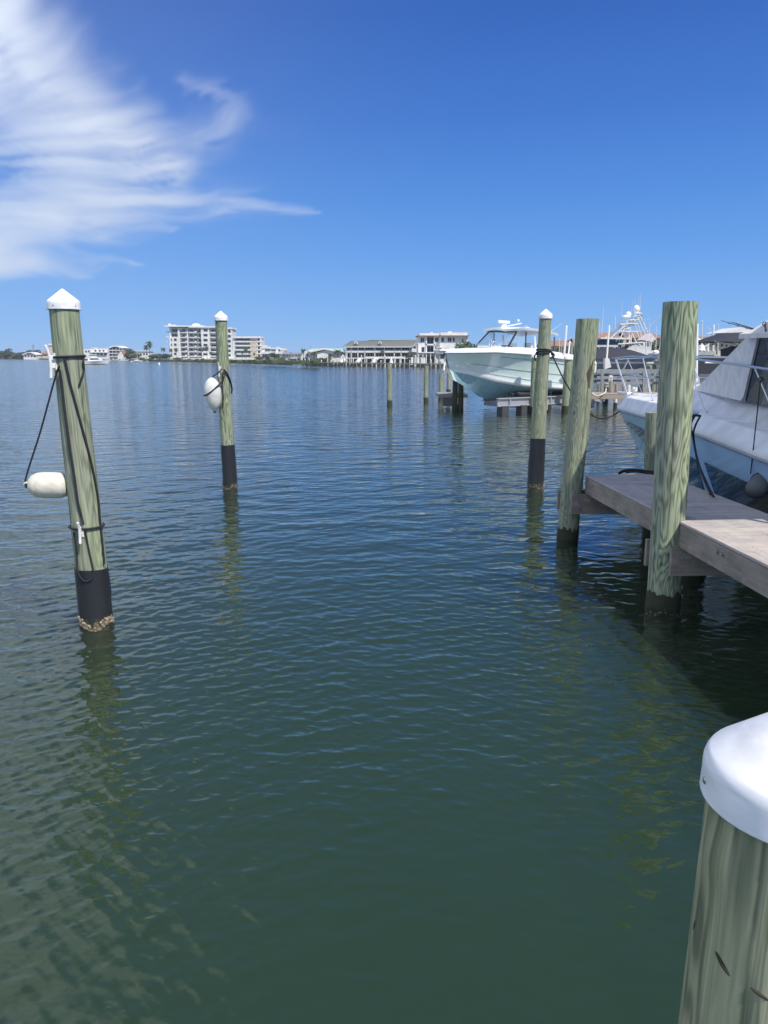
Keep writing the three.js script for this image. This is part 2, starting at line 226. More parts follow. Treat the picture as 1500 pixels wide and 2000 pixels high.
function makePost(name, label, foot, head, r0, r1, seed, group) { // foot and head are points on the axis
  const t = thing(name, label, 'piling', [foot.x, 0, foot.z], 0, group), dx = head.x - foot.x, dz = head.z - foot.z, h = head.y;
  const p = { t, seed, h, at: foot, axis: (y) => V(dx * y / h + 0.008 * Math.sin(y * 1.4 + seed), y, dz * y / h), rad: (y) => mix(r0, r1, clamp(y / h)) };
  p.world = (y) => p.axis(y).add(V(foot.x, 0, foot.z));
  p.on = (y, a, off = 0) => { const c = p.world(y), r = p.rad(y) + off; return V(c.x + Math.sin(a) * r, y, c.z + Math.cos(a) * r); };       // a = 0 faces the camera, + to the right
  p.hit = (px, py, off = 0.012) => { // where the sight line through a pixel meets the post
    const d = ray(px, py); let y = 1.5, q; for (let i = 0; i < 6; i++) { const c = p.world(y), r = p.rad(y) + off, A = d.x * d.x + d.z * d.z, B = d.x * c.x + d.z * c.z, C = c.x * c.x + c.z * c.z - r * r, D = Math.max(0, B * B - A * C), k = (B - Math.sqrt(D)) / A; q = d.clone().multiplyScalar(k); q.y += EYE; y = q.y; } return q;
  };
  p.loc = (v) => v.clone().sub(V(foot.x, 0, foot.z));
  return p;
}
function capOn(p, y, r, hs, hc) {
  const c = p.axis(y), g = lathe([[r * 0.93, -hs], [r * 1.0, -hs - 0.004], [r * 1.01, -hs], [r * 1.0, -hs * 0.5], [r * 1.0, -0.016], [r * 0.995, -0.007], [r * 0.98, 0.002], [r * 0.96, 0.009], [r * 0.93, 0.0155], ...[0.8, 0.65, 0.5, 0.35, 0.2, 0.1].map((q) => [r * q, mix(hc, 0.0155, q / 0.93)]), [r * 0.05, hc - 0.008], [0.0005, hc - 0.004]], 48).translate(c.x, y, c.z);
  const cap = part('cap', g, M.cap, p.t);
  for (const a of [-0.25, 1.15, 2.6, -1.7]) part('screw', new THREE.SphereGeometry(0.008, 8, 6).scale(1, 1, 0.5).rotateY(a).translate(c.x + Math.sin(a) * r * 1.003, y - hs * 0.55, c.z + Math.cos(a) * r * 1.003), M.bolt, cap);
  return cap;
}
function sleeveOn(p, y1, seed) {
  part('sleeve', postGeo(p, -0.1, y1, 0.007, { rows: 40, carve: (a, y) => 0.0035 * noise(Math.sin(a) * 3, y * 6, Math.cos(a) * 3 + seed) + 0.006 * sst(0.3, 0.5, noise(Math.sin(a) * 2, y * 2.5, Math.cos(a) * 2 + seed + 5)), lip: (a) => 0.012 * Math.sin(a + seed) }), M.black, p.t);
}
const shellMat = grime(0.26, 0.20, 0.13, 0.9, 3), shellPale = grime(0.42, 0.37, 0.29, 0.9, 3), algae = grime(0.045, 0.05, 0.027, 0.9, 2);
function barnacles(p, n, hi, seed, rmax = 0.02) {
  const R = rng(seed), A = [], B = [];
  for (let i = 0; i < n; i++) { const a = R() * 6.283, y = -0.06 + hi * R() * R() + 0.03 * Math.sin(a * 3 + seed), s = rmax * (0.35 + 0.65 * R()), c = p.axis(Math.max(0, y)), r = p.rad(0) + 0.006; const g = new THREE.CylinderGeometry(s * 0.45, s, s * 1.1, 6, 1).rotateX(Math.PI / 2 + (R() - 0.5)).rotateY(a + (R() - 0.5)).translate(c.x + Math.sin(a) * r, y, c.z + Math.cos(a) * r); (R() < 0.35 ? B : A).push(g); }
  part('barnacles', A, shellMat, p.t).userData.kind = 'stuff'; part('barnacles', B, shellPale, p.t).userData.kind = 'stuff';
}
function growth(p, y1, extra = 0.004) { part('weed_band', postGeo(p, -1.4, y1, extra, { rows: 30, seg: 48, carve: (a, y) => 0.012 * Math.abs(noise(Math.sin(a) * 6, y * 14, Math.cos(a) * 6 + p.seed)) * sst(y1, y1 - 0.1, y), lip: (a) => 0.09 * noise(Math.sin(a) * 3, p.seed, Math.cos(a) * 3) + 0.04 * noise(Math.sin(a) * 11, p.seed, Math.cos(a) * 11) }), algae, p.t); }
const post = (px0, py0, px1, py1, w0, w1, name, label, seed, group) => { // waterline pixel, head pixel, widths in pixels
  const f = Y(px0, py0, 0), dep = (f.z / ray(px0, py0).z); const r0 = w0 / 2 / F * dep; { const k = 1 + r0 * 0.9 / Math.abs(f.z); f.x *= k; f.z *= k; } const h = P(px1, py1, f.z); return makePost(name, label, f, h, r0, w1 / 2 / F * (f.z / ray(px1, py1).z), seed, group);
};
// a dock cleat standing out from a post
function cleat(p, y, a, len, tilt, flat) {
  const w = 0.022, out = 0.05, g = [rbox(0.05, len * 0.55, 0.014, 0.005, 0, 0, 0.007), rbox(0.024, 0.05, out, 0.008, 0, len * 0.13, out / 2), rbox(0.024, 0.05, out, 0.008, 0, -len * 0.13, out / 2),
    tube([V(0, -len / 2, out + 0.012), V(0, -len * 0.2, out), V(0, len * 0.2, out), V(0, len / 2, out + 0.02)], w * 0.62, 16, 8), new THREE.SphereGeometry(w * 0.62, 8, 8).translate(0, len / 2, out + 0.02), new THREE.SphereGeometry(w * 0.62, 8, 8).translate(0, -len / 2, out + 0.012)];
  const c = p.axis(y), r = p.rad(y) - 0.004, m = merge(g).rotateZ(tilt).rotateY(a).translate(c.x + Math.sin(a) * r, y, c.z + Math.cos(a) * r); return part('cleat', m, M.white, p.t);
}

// left near piling
const p1 = post(187, 1216, 125, 590, 61, 55, 'mooring_piling', 'tall white-capped green piling with two white cleats, nearest on the left', 1);
part('pole', postGeo(p1, -1.5, p1.h, 0, { seg: 56, rows: 90 }), M.wood[1], p1.t); sleeveOn(p1, p1.world(0).y + 0.53, 2); capOn(p1, p1.h, 0.147, 0.066, 0.125); growth(p1, 0.05, 0.006); barnacles(p1, 420, 0.09, 4, 0.022);
cleat(p1, p1.hit(119, 707).y, -0.72, 0.29, 0.12); cleat(p1, p1.hit(162, 1039).y, 0.02, 0.2, 0.02);
// left far piling
const p2 = post(449, 949, 431, 619, 27, 22.5, 'mooring_piling', 'white-capped piling in front of the tall apartment block, white fender on it', 2);
part('pole', postGeo(p2, -1.5, p2.h), M.wood[0], p2.t); sleeveOn(p2, p2.hit(447, 869).y, 5); capOn(p2, p2.h, 0.134, 0.07, 0.12); growth(p2, 0.04, 0.006); barnacles(p2, 160, 0.1, 6); cleat(p2, p2.hit(434, 722).y, -0.3, 0.26, 0.03);
// right far piling
const p3 = post(1046, 949, 1065, 615, 31, 23, 'mooring_piling', 'white-capped piling standing right in front of the mint boat', 3);
part('pole', postGeo(p3, -1.5, p3.h), M.wood[1], p3.t); sleeveOn(p3, p3.hit(1048, 858).y, 8); capOn(p3, p3.h, 0.133, 0.07, 0.12); growth(p3, 0.04, 0.006); barnacles(p3, 190, 0.13, 9);
// pier post with a long splinter torn out
const p4 = post(1109, 1055, 1147, 623, 40, 43, 'pier_piling', 'bare pier post with a dark torn splinter, at the far end of the pier', 4);
{ const s0 = p4.hit(1152, 735, 0), a0 = Math.atan2(s0.x - p4.world(s0.y).x, s0.z - p4.world(s0.y).z);
  const yTop = p4.hit(1158, 702, 0).y, yBot = p4.hit(1150, 762, 0).y, yMid = p4.hit(1143, 731, 0).y;
  const carve = (a, y) => { let d = a > Math.PI ? a - 2 * Math.PI : a; d -= a0; const f = y > yMid ? (yTop - y) / (yTop - yMid) : (y - yBot) / (yMid - yBot); if (f <= 0) return 0; const lo = y > yMid ? mix(0.34, -0.38, f) : mix(0.0, -0.38, f), hi = y > yMid ? 0.55 - 0.2 * f : mix(0.06, 0.35, f), in_ = sst(lo, lo + 0.04, d) * sst(hi + 0.04, hi, d); return -0.034 * in_ * clamp(f * 8); };
  part('pole', postGeo(p4, -1.5, p4.h, 0, { seg: 150, rows: 320, carve }), M.wood[2], p4.t);
  const tr = []; for (let i = 0; i <= 24; i++) { const y = mix(yBot, yTop, i / 24), f = y > yMid ? (yTop - y) / (yTop - yMid) : (y - yBot) / (yMid - yBot), lo = y > yMid ? mix(0.34, -0.38, f) : mix(0.0, -0.38, f), hi = y > yMid ? 0.55 - 0.2 * f : mix(0.06, 0.35, f), r = []; for (let j = 0; j <= 10; j++) { const a = a0 + mix(lo + 0.01, hi + 0.03, j / 10), c = p4.axis(y), q = p4.rad(y) - 0.024 + 0.006 * noise(j * 0.9, y * 18, 3) + 0.006 * (j / 10); r.push(V(c.x + Math.sin(a) * q, y, c.z + Math.cos(a) * q)); } tr.push(r); }
  part('torn_wood', skin(tr), grime(0.085, 0.07, 0.052, 0.95, 6), p4.t, 'dark torn wood inside the splinter scar'); part('sawn_top', topGeo(p4, p4.h), M.wood[2], p4.t); growth(p4, 0.17); }
// pier post nearest on the right
const p5 = post(1293, 1192, 1331, 590, 63, 66, 'pier_piling', 'thick bare pier post with flame-shaped grain, in front of the cabin cruiser', 7);
part('pole', postGeo(p5, -1.5, p5.h, 0, { seg: 64, rows: 110 }), M.wood[0], p5.t); part('sawn_top', topGeo(p5, p5.h), M.wood[2], p5.t); growth(p5, 0.17); barnacles(p5, 70, 0.05, 21, 0.016);
// short post on the boat side of the pier end
const p7f = V(3.98, 0, -10.75), p7h = P(1279, 806, -10.75), p7 = makePost('pier_piling', 'short weathered pier post beside the cruiser hull, sawn off low', p7f, p7h, 0.13, 0.12, 9);
part('pole', postGeo(p7, -0.4, p7.h), M.wood[2], p7.t); part('sawn_top', topGeo(p7, p7.h), M.wood[2], p7.t); growth(p7, 0.3);
// capped piling beside the photographer
const p6f = V(0.815, 0, -1.335), p6 = makePost('mooring_piling', 'white-capped piling at the lower right corner, nearest of all', p6f, V(0.815, 1.80, -1.335), 0.178, 0.157, 11);
const nearWood = barkless(21, 7, 0.5, 768, 768, 1.9, [[0.02, 0.47, 0.035], [0.91, 0.52, 0.03], [0.09, 0.42, 0.03], [0.3, 0.3, 0.03]]); nearWood.color.setRGB(0.96, 0.87, 0.74);
part('pole', postGeo(p6, -0.4, p6.h, 0, { uvTop: 1.9,  seg: 96, rows: 160, carve: (a, y) => 0.012 * Math.exp(-(((a > 3.14 ? a - 6.283 : a) + 1.35) ** 2) * 14 - ((y - 1.62) ** 2) * 220) }), nearWood, p6.t); capOn(p6, p6.h, 0.174, 0.072, 0.15);
{ const kn = []; for (const [px, py, l, w, rz] of [[1412, 1882, 0.024, 0.006, -0.65], [1360, 1808, 0.022, 0.005, 1.35], [1487, 1942, 0.02, 0.005, -0.25]]) { const q = p6.loc(p6.hit(px, py, -0.002)), a = Math.atan2(q.x, q.z); kn.push(new THREE.SphereGeometry(1, 14, 10).scale(l, w, 0.006).rotateZ(rz).rotateY(a).translate(q.x, q.y, q.z)); }
  for (const k of kn) part('knot', k, grime(0.05, 0.045, 0.03, 0.9, 4), p6.t); }

// ropes on the left near piling (the line runs from cleat to cleat and round the post)
{ const h = (px, py, o = 0.013) => p1.hit(px, py, o), back = (y, a) => p1.on(y, a, 0.012);
  const band = (py0, px0, px1, dy) => { const q0 = h(px0, py0), q1 = h(px1, py0 + dy), ring = []; const y0 = q0.y, y1 = q1.y; for (let i = 0; i <= 22; i++) { const a = mix(-1.5, 4.6, i / 22); ring.push(p1.on(i < 11 ? mix(y0, y1, i / 11) : mix(y1, y0, (i - 11) / 11), a, 0.012)); } return tube(ring, 0.011, 120, 6); };
  solo('mooring_rope', 'black rope wound between the two cleats of the left near piling', 'rope', [
    band(699, 124, 165, -4), tube([h(126, 700), h(129, 712), h(138, 752), h(151, 800), h(163, 845), h(175, 890), h(184, 930), h(191, 970), h(195, 1010), h(199, 1050), h(203, 1090), h(204, 1102, 0.02)], 0.0105, 90, 6),
    tube([h(165, 696, 0.014), V(p1.on(h(165, 705).y, 1.45, 0.02).x, h(165, 705).y, p1.at.z + 0.05), h(164, 722, 0.02), h(158, 742, 0.02), h(154, 753, 0.016)], 0.0095, 30, 6),
    tube([h(116, 722, 0.03), h(119, 738, 0.02), h(121, 752), h(125, 790), h(132, 845), h(140, 900), h(147, 945), h(153, 985), h(160, 1012), h(163, 1024, 0.05)], 0.0125, 90, 6),
    band(1033, 142, 196, -4), tube([h(166, 1034, 0.03), h(169, 1050), h(174, 1075), h(179, 1098), h(182, 1112, 0.02), h(182, 1122, 0.022), h(176, 1133, 0.022), h(165, 1135, 0.022), h(156, 1126, 0.022), h(151, 1112, 0.02), h(150, 1090), h(147, 1060), h(144, 1040)], 0.0085, 90, 6)], M.rope);
  // the fender that hangs sideways against it
  const L = 0.36, r = 0.128, c = P(96, 947, p1.at.z - 0.0), f = thing('fender', 'cream barrel fender lying sideways against the left near piling', 'fender', [c.x, c.y, c.z + 0.02]);
  f.rotation.set(0, 0.18, -0.04);
  part('body', lathe([[0.001, -L / 2 - 0.005], [0.03, -L / 2 - 0.004], [0.06, -L / 2 + 0.004], [r * 0.74, -L / 2 + 0.03], [r * 0.93, -L / 2 + 0.075], [r, -L / 2 + 0.13], [r, L / 2 - 0.11], [r * 0.95, L / 2 - 0.05], [r * 0.8, L / 2 - 0.012], [r * 0.62, L / 2], [0.001, L / 2 + 0.004]], 40).rotateZ(-Math.PI / 2), M.fender, f);
  part('eye', new THREE.TorusGeometry(0.026, 0.011, 8, 20).rotateX(0.4).translate(-L / 2 - 0.012, 0.0, 0.0), M.fender, f);
  const e = V(c.x - L / 2 - 0.02, c.y + 0.015, c.z + 0.06);
  solo('fender_line', 'thin dark line from the upper cleat down to the cream fender', 'rope', [tube([p1.hit(116, 716, 0.05), p1.hit(112, 724, 0.03), mix3(p1.hit(110, 726, 0.03), e, 0.5, -0.01), V(e.x, e.y + 0.03, e.z), e, V(e.x + 0.01, e.y - 0.03, e.z + 0.02)], 0.0085, 60, 6), new THREE.TorusGeometry(0.014, 0.011, 8, 14).translate(e.x + 0.004, e.y + 0.004, e.z)], M.rope);
}
function mix3(a, b, t, sag = 0) { return a.clone().lerp(b, t).add(V(0, sag, 0)); }
{ // fender on the left far piling
  const c = P(416, 771, p2.at.z + 0.16), r = 0.168, f = thing('fender', 'white teardrop fender tied upright on the far left piling', 'fender', [c.x, c.y, c.z], 0); f.rotation.set(0.05, 0, 0.05);
  part('body', lathe([[0.001, -0.345], [0.028, -0.335], [0.05, -0.3], [0.105, -0.235], [0.147, -0.14], [0.166, -0.02], [r, 0.07], [0.155, 0.17], [0.122, 0.25], [0.075, 0.305], [0.04, 0.33], [0.001, 0.34]], 40), grime(0.74, 0.74, 0.7, 0.45, 2), f);
  part('tip', lathe([[0.001, -0.362], [0.02, -0.356], [0.032, -0.33], [0.001, -0.3]], 16), M.black, f);
  const h = (px, py, o = 0.013) => p2.hit(px, py, o), F2 = (a, y, k = 1.04) => { const rr = table([[-0.3, 0.06], [-0.14, 0.147], [0, 0.167], [0.07, 0.168], [0.17, 0.155], [0.25, 0.122]], y, 1) * k; return V(c.x + Math.sin(a) * rr, c.y + y, c.z + Math.cos(a) * rr); };
  solo('fender_line', 'dark rope crossing the white teardrop fender and its piling', 'rope', [
    tube([F2(-1.9, -0.02), F2(-1.3, -0.01), F2(-0.7, 0.0), F2(-0.1, 0.05), F2(0.5, 0.13), h(436, 742, 0.05), h(438, 734, 0.04)], 0.015, 60, 6), tube([h(434, 720, 0.05), h(428, 726, 0.06), V(c.x + 0.0, c.y + 0.345, c.z)], 0.012, 20, 6), tube([h(437, 722, 0.04), h(444, 730, 0.03), h(450, 745, 0.022), h(453, 760, 0.016), p2.on(h(453, 768).y, 1.6, 0.014)], 0.018, 40, 6), tube([h(435, 730, 0.02), h(434, 752, 0.02), h(436, 775), h(435, 795)], 0.011, 30, 6)], M.rope);
}
{ // rope clump on the right far piling
  const h = (px, py, o = 0.02) => p3.hit(px, py, o), g = []; for (let k = 0; k < 3; k++) { const ring = []; for (let i = 0; i <= 16; i++) { const a = i / 16 * 6.283; ring.push(p3.on(h(1062, 687).y + (k - 1) * 0.03 + 0.02 * Math.sin(a + k), a, 0.014)); } g.push(tube(ring, 0.014, 60, 6)); }
  g.push(tube([p3.on(h(1062, 688).y, -1.2, 0.02), p3.on(h(1054, 696).y, -1.4, 0.05), p3.on(h(1052, 705).y, -1.5, 0.02)], 0.016, 16, 6), tube([p3.on(h(1072, 686).y, 1.0, 0.02), p3.on(h(1078, 694).y, 1.2, 0.09), p3.on(h(1075, 700).y, 0.9, 0.04)], 0.02, 20, 6));
  const bow = V(5.35, 1.72, -16.15), a = p3.on(h(1076, 690).y, 1.2, 0.03); const pts = [a, mix3(a, bow, 0.18, -0.42), mix3(a, bow, 0.38, -0.72), mix3(a, bow, 0.6, -0.78), mix3(a, bow, 0.8, -0.52), bow]; g.push(tube(pts, 0.014, 70, 6));
  solo('mooring_rope', 'dark bow line looped round the right piling and sagging to the cruiser', 'rope', g, M.rope);
}

// ---------------------------------------------------------------- the finger pier
{ const x0 = 2.86, z0 = -10.42, turn = 0.05, top = 0.95, W = 1.12, Ln = 8.6; // local: +z runs back towards the camera, +x across
  const t = thing('finger_pier', 'narrow finger pier of grey-brown boards, partly in the cruiser shade', 'pier', [x0, 0, z0], turn);
  const R = rng(31), deckTex = tex(256, 512, (u, v) => { const n = fbm(u * 3, v * 40, 3, 3), m = fbm(u * 7, v * 7, 8, 4), st = sst(0.2, 0.4, fbm(u * 5, v * 5, 21, 4)); const l = 0.9 + 0.3 * n + 0.25 * m - 0.2 * st; return [0.445 * l, 0.41 * l, 0.375 * l]; });
  const deckMats = [0, 1, 2].map((k) => { const m = deckTex.clone(); m.offset.set(k * 0.37, k * 0.21); m.needsUpdate = true; return new THREE.MeshStandardMaterial({ map: m, color: new THREE.Color(0.9 + 0.08 * k, 0.9 + 0.06 * k, 0.92 + 0.04 * k), roughness: 0.75, bumpMap: speck, bumpScale: 0.002 }); });
  const pw = 0.14, n = Math.floor(Ln / pw), shape = rbox(W - 0.15, 0.026, pw - 0.007, 0.004); { const uv = shape.attributes.uv, ps = shape.attributes.position; for (let i = 0; i < ps.count; i++) uv.setXY(i, ps.getX(i), ps.getZ(i) * 0.5); }
  for (let i = 0; i < n; i++) { const m = part('plank', shape, deckMats[Math.floor(R() * 3)], t); m.position.set(W / 2 + 0.055, top - 0.013 + (R() - 0.5) * 0.002, pw * (i + 0.5)); }
  { const sc = []; for (let i = 0; i < n; i++) for (const x of [0.19, 0.56, W - 0.08]) for (const dz of [0.035, 0.1]) sc.push(new THREE.CylinderGeometry(0.0045, 0.0045, 0.003, 6).translate(x, top + 0.0005, pw * i + dz)); part('screws', sc, grime(0.12, 0.1, 0.09, 0.6, 1), t).userData.kind = 'stuff'; }
  const edge = rbox(0.135, 0.028, Ln, 0.005); { const uv = edge.attributes.uv, ps = edge.attributes.position; for (let i = 0; i < ps.count; i++) uv.setXY(i, ps.getZ(i), ps.getX(i)); }
  part('edge_board', edge, deckMats[1], t).position.set(0.066, top - 0.013, Ln / 2);
  const timber = tex(512, 256, (u, v) => { const n = fbm(u * 4, v * 24, 5, 4), m = sst(-0.2, 0.3, fbm(u * 6, v * 3, 11, 4)), w = sst(0.22, 0.3, fbm(u * 9, v * 7, 17, 4)); const l = 0.78 + 0.45 * n + 0.22 * m + 0.3 * w; return [0.27 * l, 0.235 * l, 0.20 * l]; });
  const tm = new THREE.MeshStandardMaterial({ map: timber, roughness: 0.85, bumpMap: speck, bumpScale: 0.003 });
  const plankBox = (w, h, d, x, y, z) => { const g = rbox(w, h, d, 0.006, 0, 0, 0), uv = g.attributes.uv, ps = g.attributes.position; for (let i = 0; i < ps.count; i++) uv.setXY(i, (w > d ? ps.getX(i) : ps.getZ(i)) * 0.5, ps.getY(i) * 0.9 + (w > d ? 0 : 0.3) + (Math.abs(ps.getY(i)) > h / 2 - 0.008 ? (w > d ? ps.getZ(i) : ps.getX(i)) : 0)); return g.translate(x, y, z); };
  part('fascia_board', plankBox(0.045, 0.235, Ln, 0.024, top - 0.15, Ln / 2 + 0.002), tm, t); part('fascia_board', plankBox(0.045, 0.235, Ln, W - 0.024, top - 0.15, Ln / 2 + 0.002), tm, t); part('fascia_board', plankBox(W - 0.1, 0.235, 0.045, W / 2, top - 0.15, 0.03), tm, t);
  for (const z of [0.38, 0.74]) part('joist', plankBox(0.045, 0.2, Ln - 0.1, z, top - 0.14, Ln / 2 + 0.03), tm, t);
  const lp = (v) => t.worldToLocal(v.clone());
  for (const p of [p4, p5]) for (const s of [1, -1]) { const c = lp(p.world(0.55)), r = p.rad(0.5); const x1 = c.x - 0.045 - (s < 0 ? 0.1 : 0), L = W + 0.25 - x1; part('cross_beam', plankBox(L, 0.29, 0.05, x1 + L / 2, top - 0.415, c.z + s * (r + 0.028)), tm, t);
    if (s > 0) for (const [dx, dy] of [[0.1, 0.05], [0.12, -0.07]]) part('bolt', new THREE.CylinderGeometry(0.014, 0.014, 0.02, 8).rotateX(Math.PI / 2).translate(x1 + dx, top - 0.415 + dy, c.z + r + 0.058), M.bolt, t); }
  for (const [px, py] of [[1148, 946], [1412, 1073], [1421, 1078]]) { const q = lp(Y(px, py, 0.87)); part('bolt', new THREE.CylinderGeometry(0.017, 0.02, 0.03, 8).rotateZ(Math.PI / 2).translate(-0.01, top - 0.1, q.z), M.bolt, t); }
  // support posts under the far side
  for (const [px, py] of [[1262, 1118]]) { const f = Y(px, py, 0); const q = makePost('support_post', 'dark support post in the shade under the pier', V(3.9, 0, -9.0), V(3.9, 0.62, -9.0), 0.13, 0.13, 15); part('pole', postGeo(q, -0.4, 0.62), M.wood[2], q.t); growth(q, 0.35); }
  // line left lying on the end of the pier
  const y = top + 0.014, q = (px, py, dy = 0) => Y(px, py, y + dy);
  solo('rope', 'dark rope left lying across the far end of the pier', 'rope', [tube([q(1210, 924), q(1218, 920, 0.01), q(1232, 918, 0.03), q(1248, 919, 0.02), q(1262, 921), q(1285, 923)], 0.022, 40, 6), tube([q(1222, 923), q(1240, 921, 0.02), q(1256, 923), q(1275, 925), q(1290, 926)], 0.014, 40, 6)], M.rope);
}
// ---------------------------------------------------------------- boats: local +x runs aft from the bow tip, +z is the side turned to the camera
// tables in metres from the bow: half beam and height at the sheer, at the chine, and the keel
function hullShape(o) { // surf(x, v, side): v 0 keel .. 1 sheer
  const at = (T, x) => table(T, x, 1);
  const surf = (x, v, side) => {
    const b = at(o.beam, x), ys = at(o.sheer, x), bc = at(o.chine, x), yc = at(o.chineY, x), yk = at(o.keel, x), vc = o.vc ?? 0.35; let z, y;
    if (v <= vc) { const q = v / vc; z = bc * q; y = mix(yk, yc, q ** 1.1); } else { const q = (v - vc) / (1 - vc); z = mix(bc, b, q ** (o.flare ?? 1.3)); y = mix(yc, ys, q); }
    const back = (o.rake ?? 1) * (1 - clamp((y - o.base) / (at(o.sheer, 0) - o.base))) ** 1.25 * (1 - sst(0, o.fade ?? 4, x));
    return V(x + back, y, z * side);
  };
  const skins = []; for (const s of [1, -1]) { const rows = []; for (const x of o.xs) { const r = []; for (let k = 0; k <= 20; k++) r.push(surf(x, k / 20, s)); rows.push(s > 0 ? r : r.reverse()); } skins.push(skin(rows)); }
  const xe = o.xs[o.xs.length - 1], tr = []; for (let k = 0; k <= 20; k++) tr.push([surf(xe, k / 20, 1), surf(xe, k / 20, -1)]); skins.push(skin(tr));
  return { surf, geos: skins, patch: (x0, x1, v0, v1, off, side = 1, n = 24, m = 8) => { const rows = []; for (let i = 0; i <= n; i++) { const x = mix(x0, x1, i / n), r = []; for (let k = 0; k <= m; k++) { const a = typeof v0 === 'function' ? v0(x) : v0, b = typeof v1 === 'function' ? v1(x) : v1; const p = surf(x, mix(a, b, k / m), side); p.z += off * side; p.x -= off * 0.4; r.push(p); } rows.push(side > 0 ? r : r.reverse()); } return skin(rows); },
    line: (x0, x1, v, side, off, n = 30) => { const a = []; for (let i = 0; i <= n; i++) { const p = surf(mix(x0, x1, i / n), v, side); p.z += off * side; a.push(p); } return a; } };
}
const span = (a, b, n) => Array.from({ length: n + 1 }, (_, i) => mix(a, b, i / n));

{ // the white cabin cruiser in the next slip
  const t = thing('cabin_cruiser', 'big white cabin cruiser with pale blue hull, covered windshield and bow rail', 'boat', [5.29, 0, -16.5], Math.atan2(-0.997, 0.0785));
  const L = (v) => t.worldToLocal(v.clone());
  const iceblue = std(0.40, 0.59, 0.84, 0.13, { clearcoat: 0.8, clearcoatRoughness: 0.06 }), deckw = grime(0.84, 0.85, 0.86, 0.42, 0.5), canvas = grime(0.74, 0.73, 0.72, 0.85, 1.4), smoked = std(0.05, 0.055, 0.065, 0.2);
  const xs = [...span(0, 2, 10), ...span(2.3, 12, 22)];
  const sheerY = [[0, 1.46], [2, 1.48], [4.4, 1.49], [7.8, 1.38], [12, 1.28]];
  const beam = [[0, 0.12], [0.3, 0.26], [1, 0.40], [2, 0.57], [4.4, 0.95], [7.8, 1.42], [10, 1.58], [12, 1.6]];
  const hs = hullShape({ xs, beam, sheer: sheerY, chine: [[0, 0.02], [1, 0.12], [3, 0.42], [6, 0.9], [9, 1.2], [12, 1.25]], chineY: [[0, 0.55], [2, 0.42], [6, 0.2], [12, 0.1]], keel: [[0, -0.25], [12, -0.4]], base: -0.2, rake: 2.7, fade: 7, flare: 1.15, vc: 0.42 });
  part('hull', hs.geos, iceblue, t);
  const gr = std(0.010, 0.013, 0.022, 0.1, { clearcoat: 0.9 });
  part('hull_graphic', hs.patch(0.45, 5.1, (x) => 0.86 - 0.84 * clamp((x - 0.45) / 3.4), (x) => mix(0.87, 0.80, sst(0.4, 5.1, x)), 0.012, 1, 40, 28), gr, t, 'front dark panel of the cruiser hull');
  part('hull_graphic', hs.patch(5.55, 11.9, (x) => mix(0.815, 0.0, clamp((x - 5.55) / 0.8)), (x) => 0.82, 0.012, 1, 40, 28), gr, t, 'rear dark panel of the cruiser hull');
  // upper moulding: rub rail, sloping topside, deck, cabin trunk
  const sec = (x, side) => { const b = table(beam, x, 1), y = table(sheerY, x, 1), k = clamp(b / 0.9), tk = sst(1.2, 4.2, x); return [V(x, y, (b + 0.0) * side), V(x + 0.02, y + 0.05, (b + 0.025) * side), V(x + 0.12 * (1 - sst(0, 1, x)), y + 0.12, (b - 0.01) * side), V(x + 0.3 * (1 - sst(0, 1.5, x)), y + 0.27, (b - 0.10 * k) * side), V(x + 0.34 * (1 - sst(0, 1.5, x)), y + 0.30, (b - 0.14 * k) * side), V(x + 0.36 * (1 - sst(0, 1.5, x)), y + 0.30, (b - 0.36 * k) * side), V(x + 0.4 * (1 - sst(0, 1.5, x)), y + 0.33 + 0.22 * tk, (b - 0.52 * k) * side * mix(0.7, 1, tk)), V(x + 0.4 * (1 - sst(0, 1.5, x)), y + 0.36 + 0.30 * tk, (b * 0.3) * side), V(x + 0.4 * (1 - sst(0, 1.5, x)), y + 0.37 + 0.32 * tk, 0)]; };
  const tops = []; for (const s of [1, -1]) tops.push(skin(xs.map((x) => (s > 0 ? sec(x, s) : sec(x, s).reverse()))));
  tops.push(skin([sec(0, 1), sec(0, -1)])); part('deck_moulding', tops, deckw, t);
  for (const s of [1, -1]) part('rub_rail', tube(hs.line(0, 12, 1, s, 0.012), 0.022, 80, 6), grime(0.3, 0.32, 0.36, 0.4, 2), t);
  // cabin front, covered with white canvas; smoked side glass; canvas above
  const A = L(Y(1355, 763, 2.02)), B = L(Y(1451, 784, 1.98)), C = L(P(1483, 647, -9.7)), D = L(P(1468, 649, -9.95)), in_ = V(0, 0, -0.06);
  const mirror = (v, w) => V(v.x, v.y, -w);
  // both sides of the deckhouse stand the same distance from the keel line
  part('windshield_cover', [slab([A, B, C, D], in_), slab([A, D, mirror(D, D.z), mirror(A, A.z)], V(0.05, 0, -0.0)), slab([A, B, C, D].map((v) => mirror(v, v.z)), V(0, 0, 0.06))], grime(0.82, 0.83, 0.85, 0.6, 1), t);
  part('cover_seam', [tube([A, A.clone().lerp(B, 0.5).add(V(0, 0, 0.01)), B.clone().add(V(-0.02, 0.0, 0.01)), B.clone().add(V(0.03, 0.07, 0.008))], 0.012, 20, 5), tube([B, C], 0.01, 10, 5)], std(0.3, 0.32, 0.36, 0.6), t);
  const B2 = L(P(1507, 797, -9.2)), E = L(P(1560, 647, -8.4)), E2 = L(P(1590, 830, -8.2)); for (const v of [B2, E, E2]) v.z = mix(B.z, v.z, 0.2);
  const G1 = B.clone().add(V(0.01, 0.01, -0.02)), G2 = C.clone().add(V(0.01, 0, -0.02));
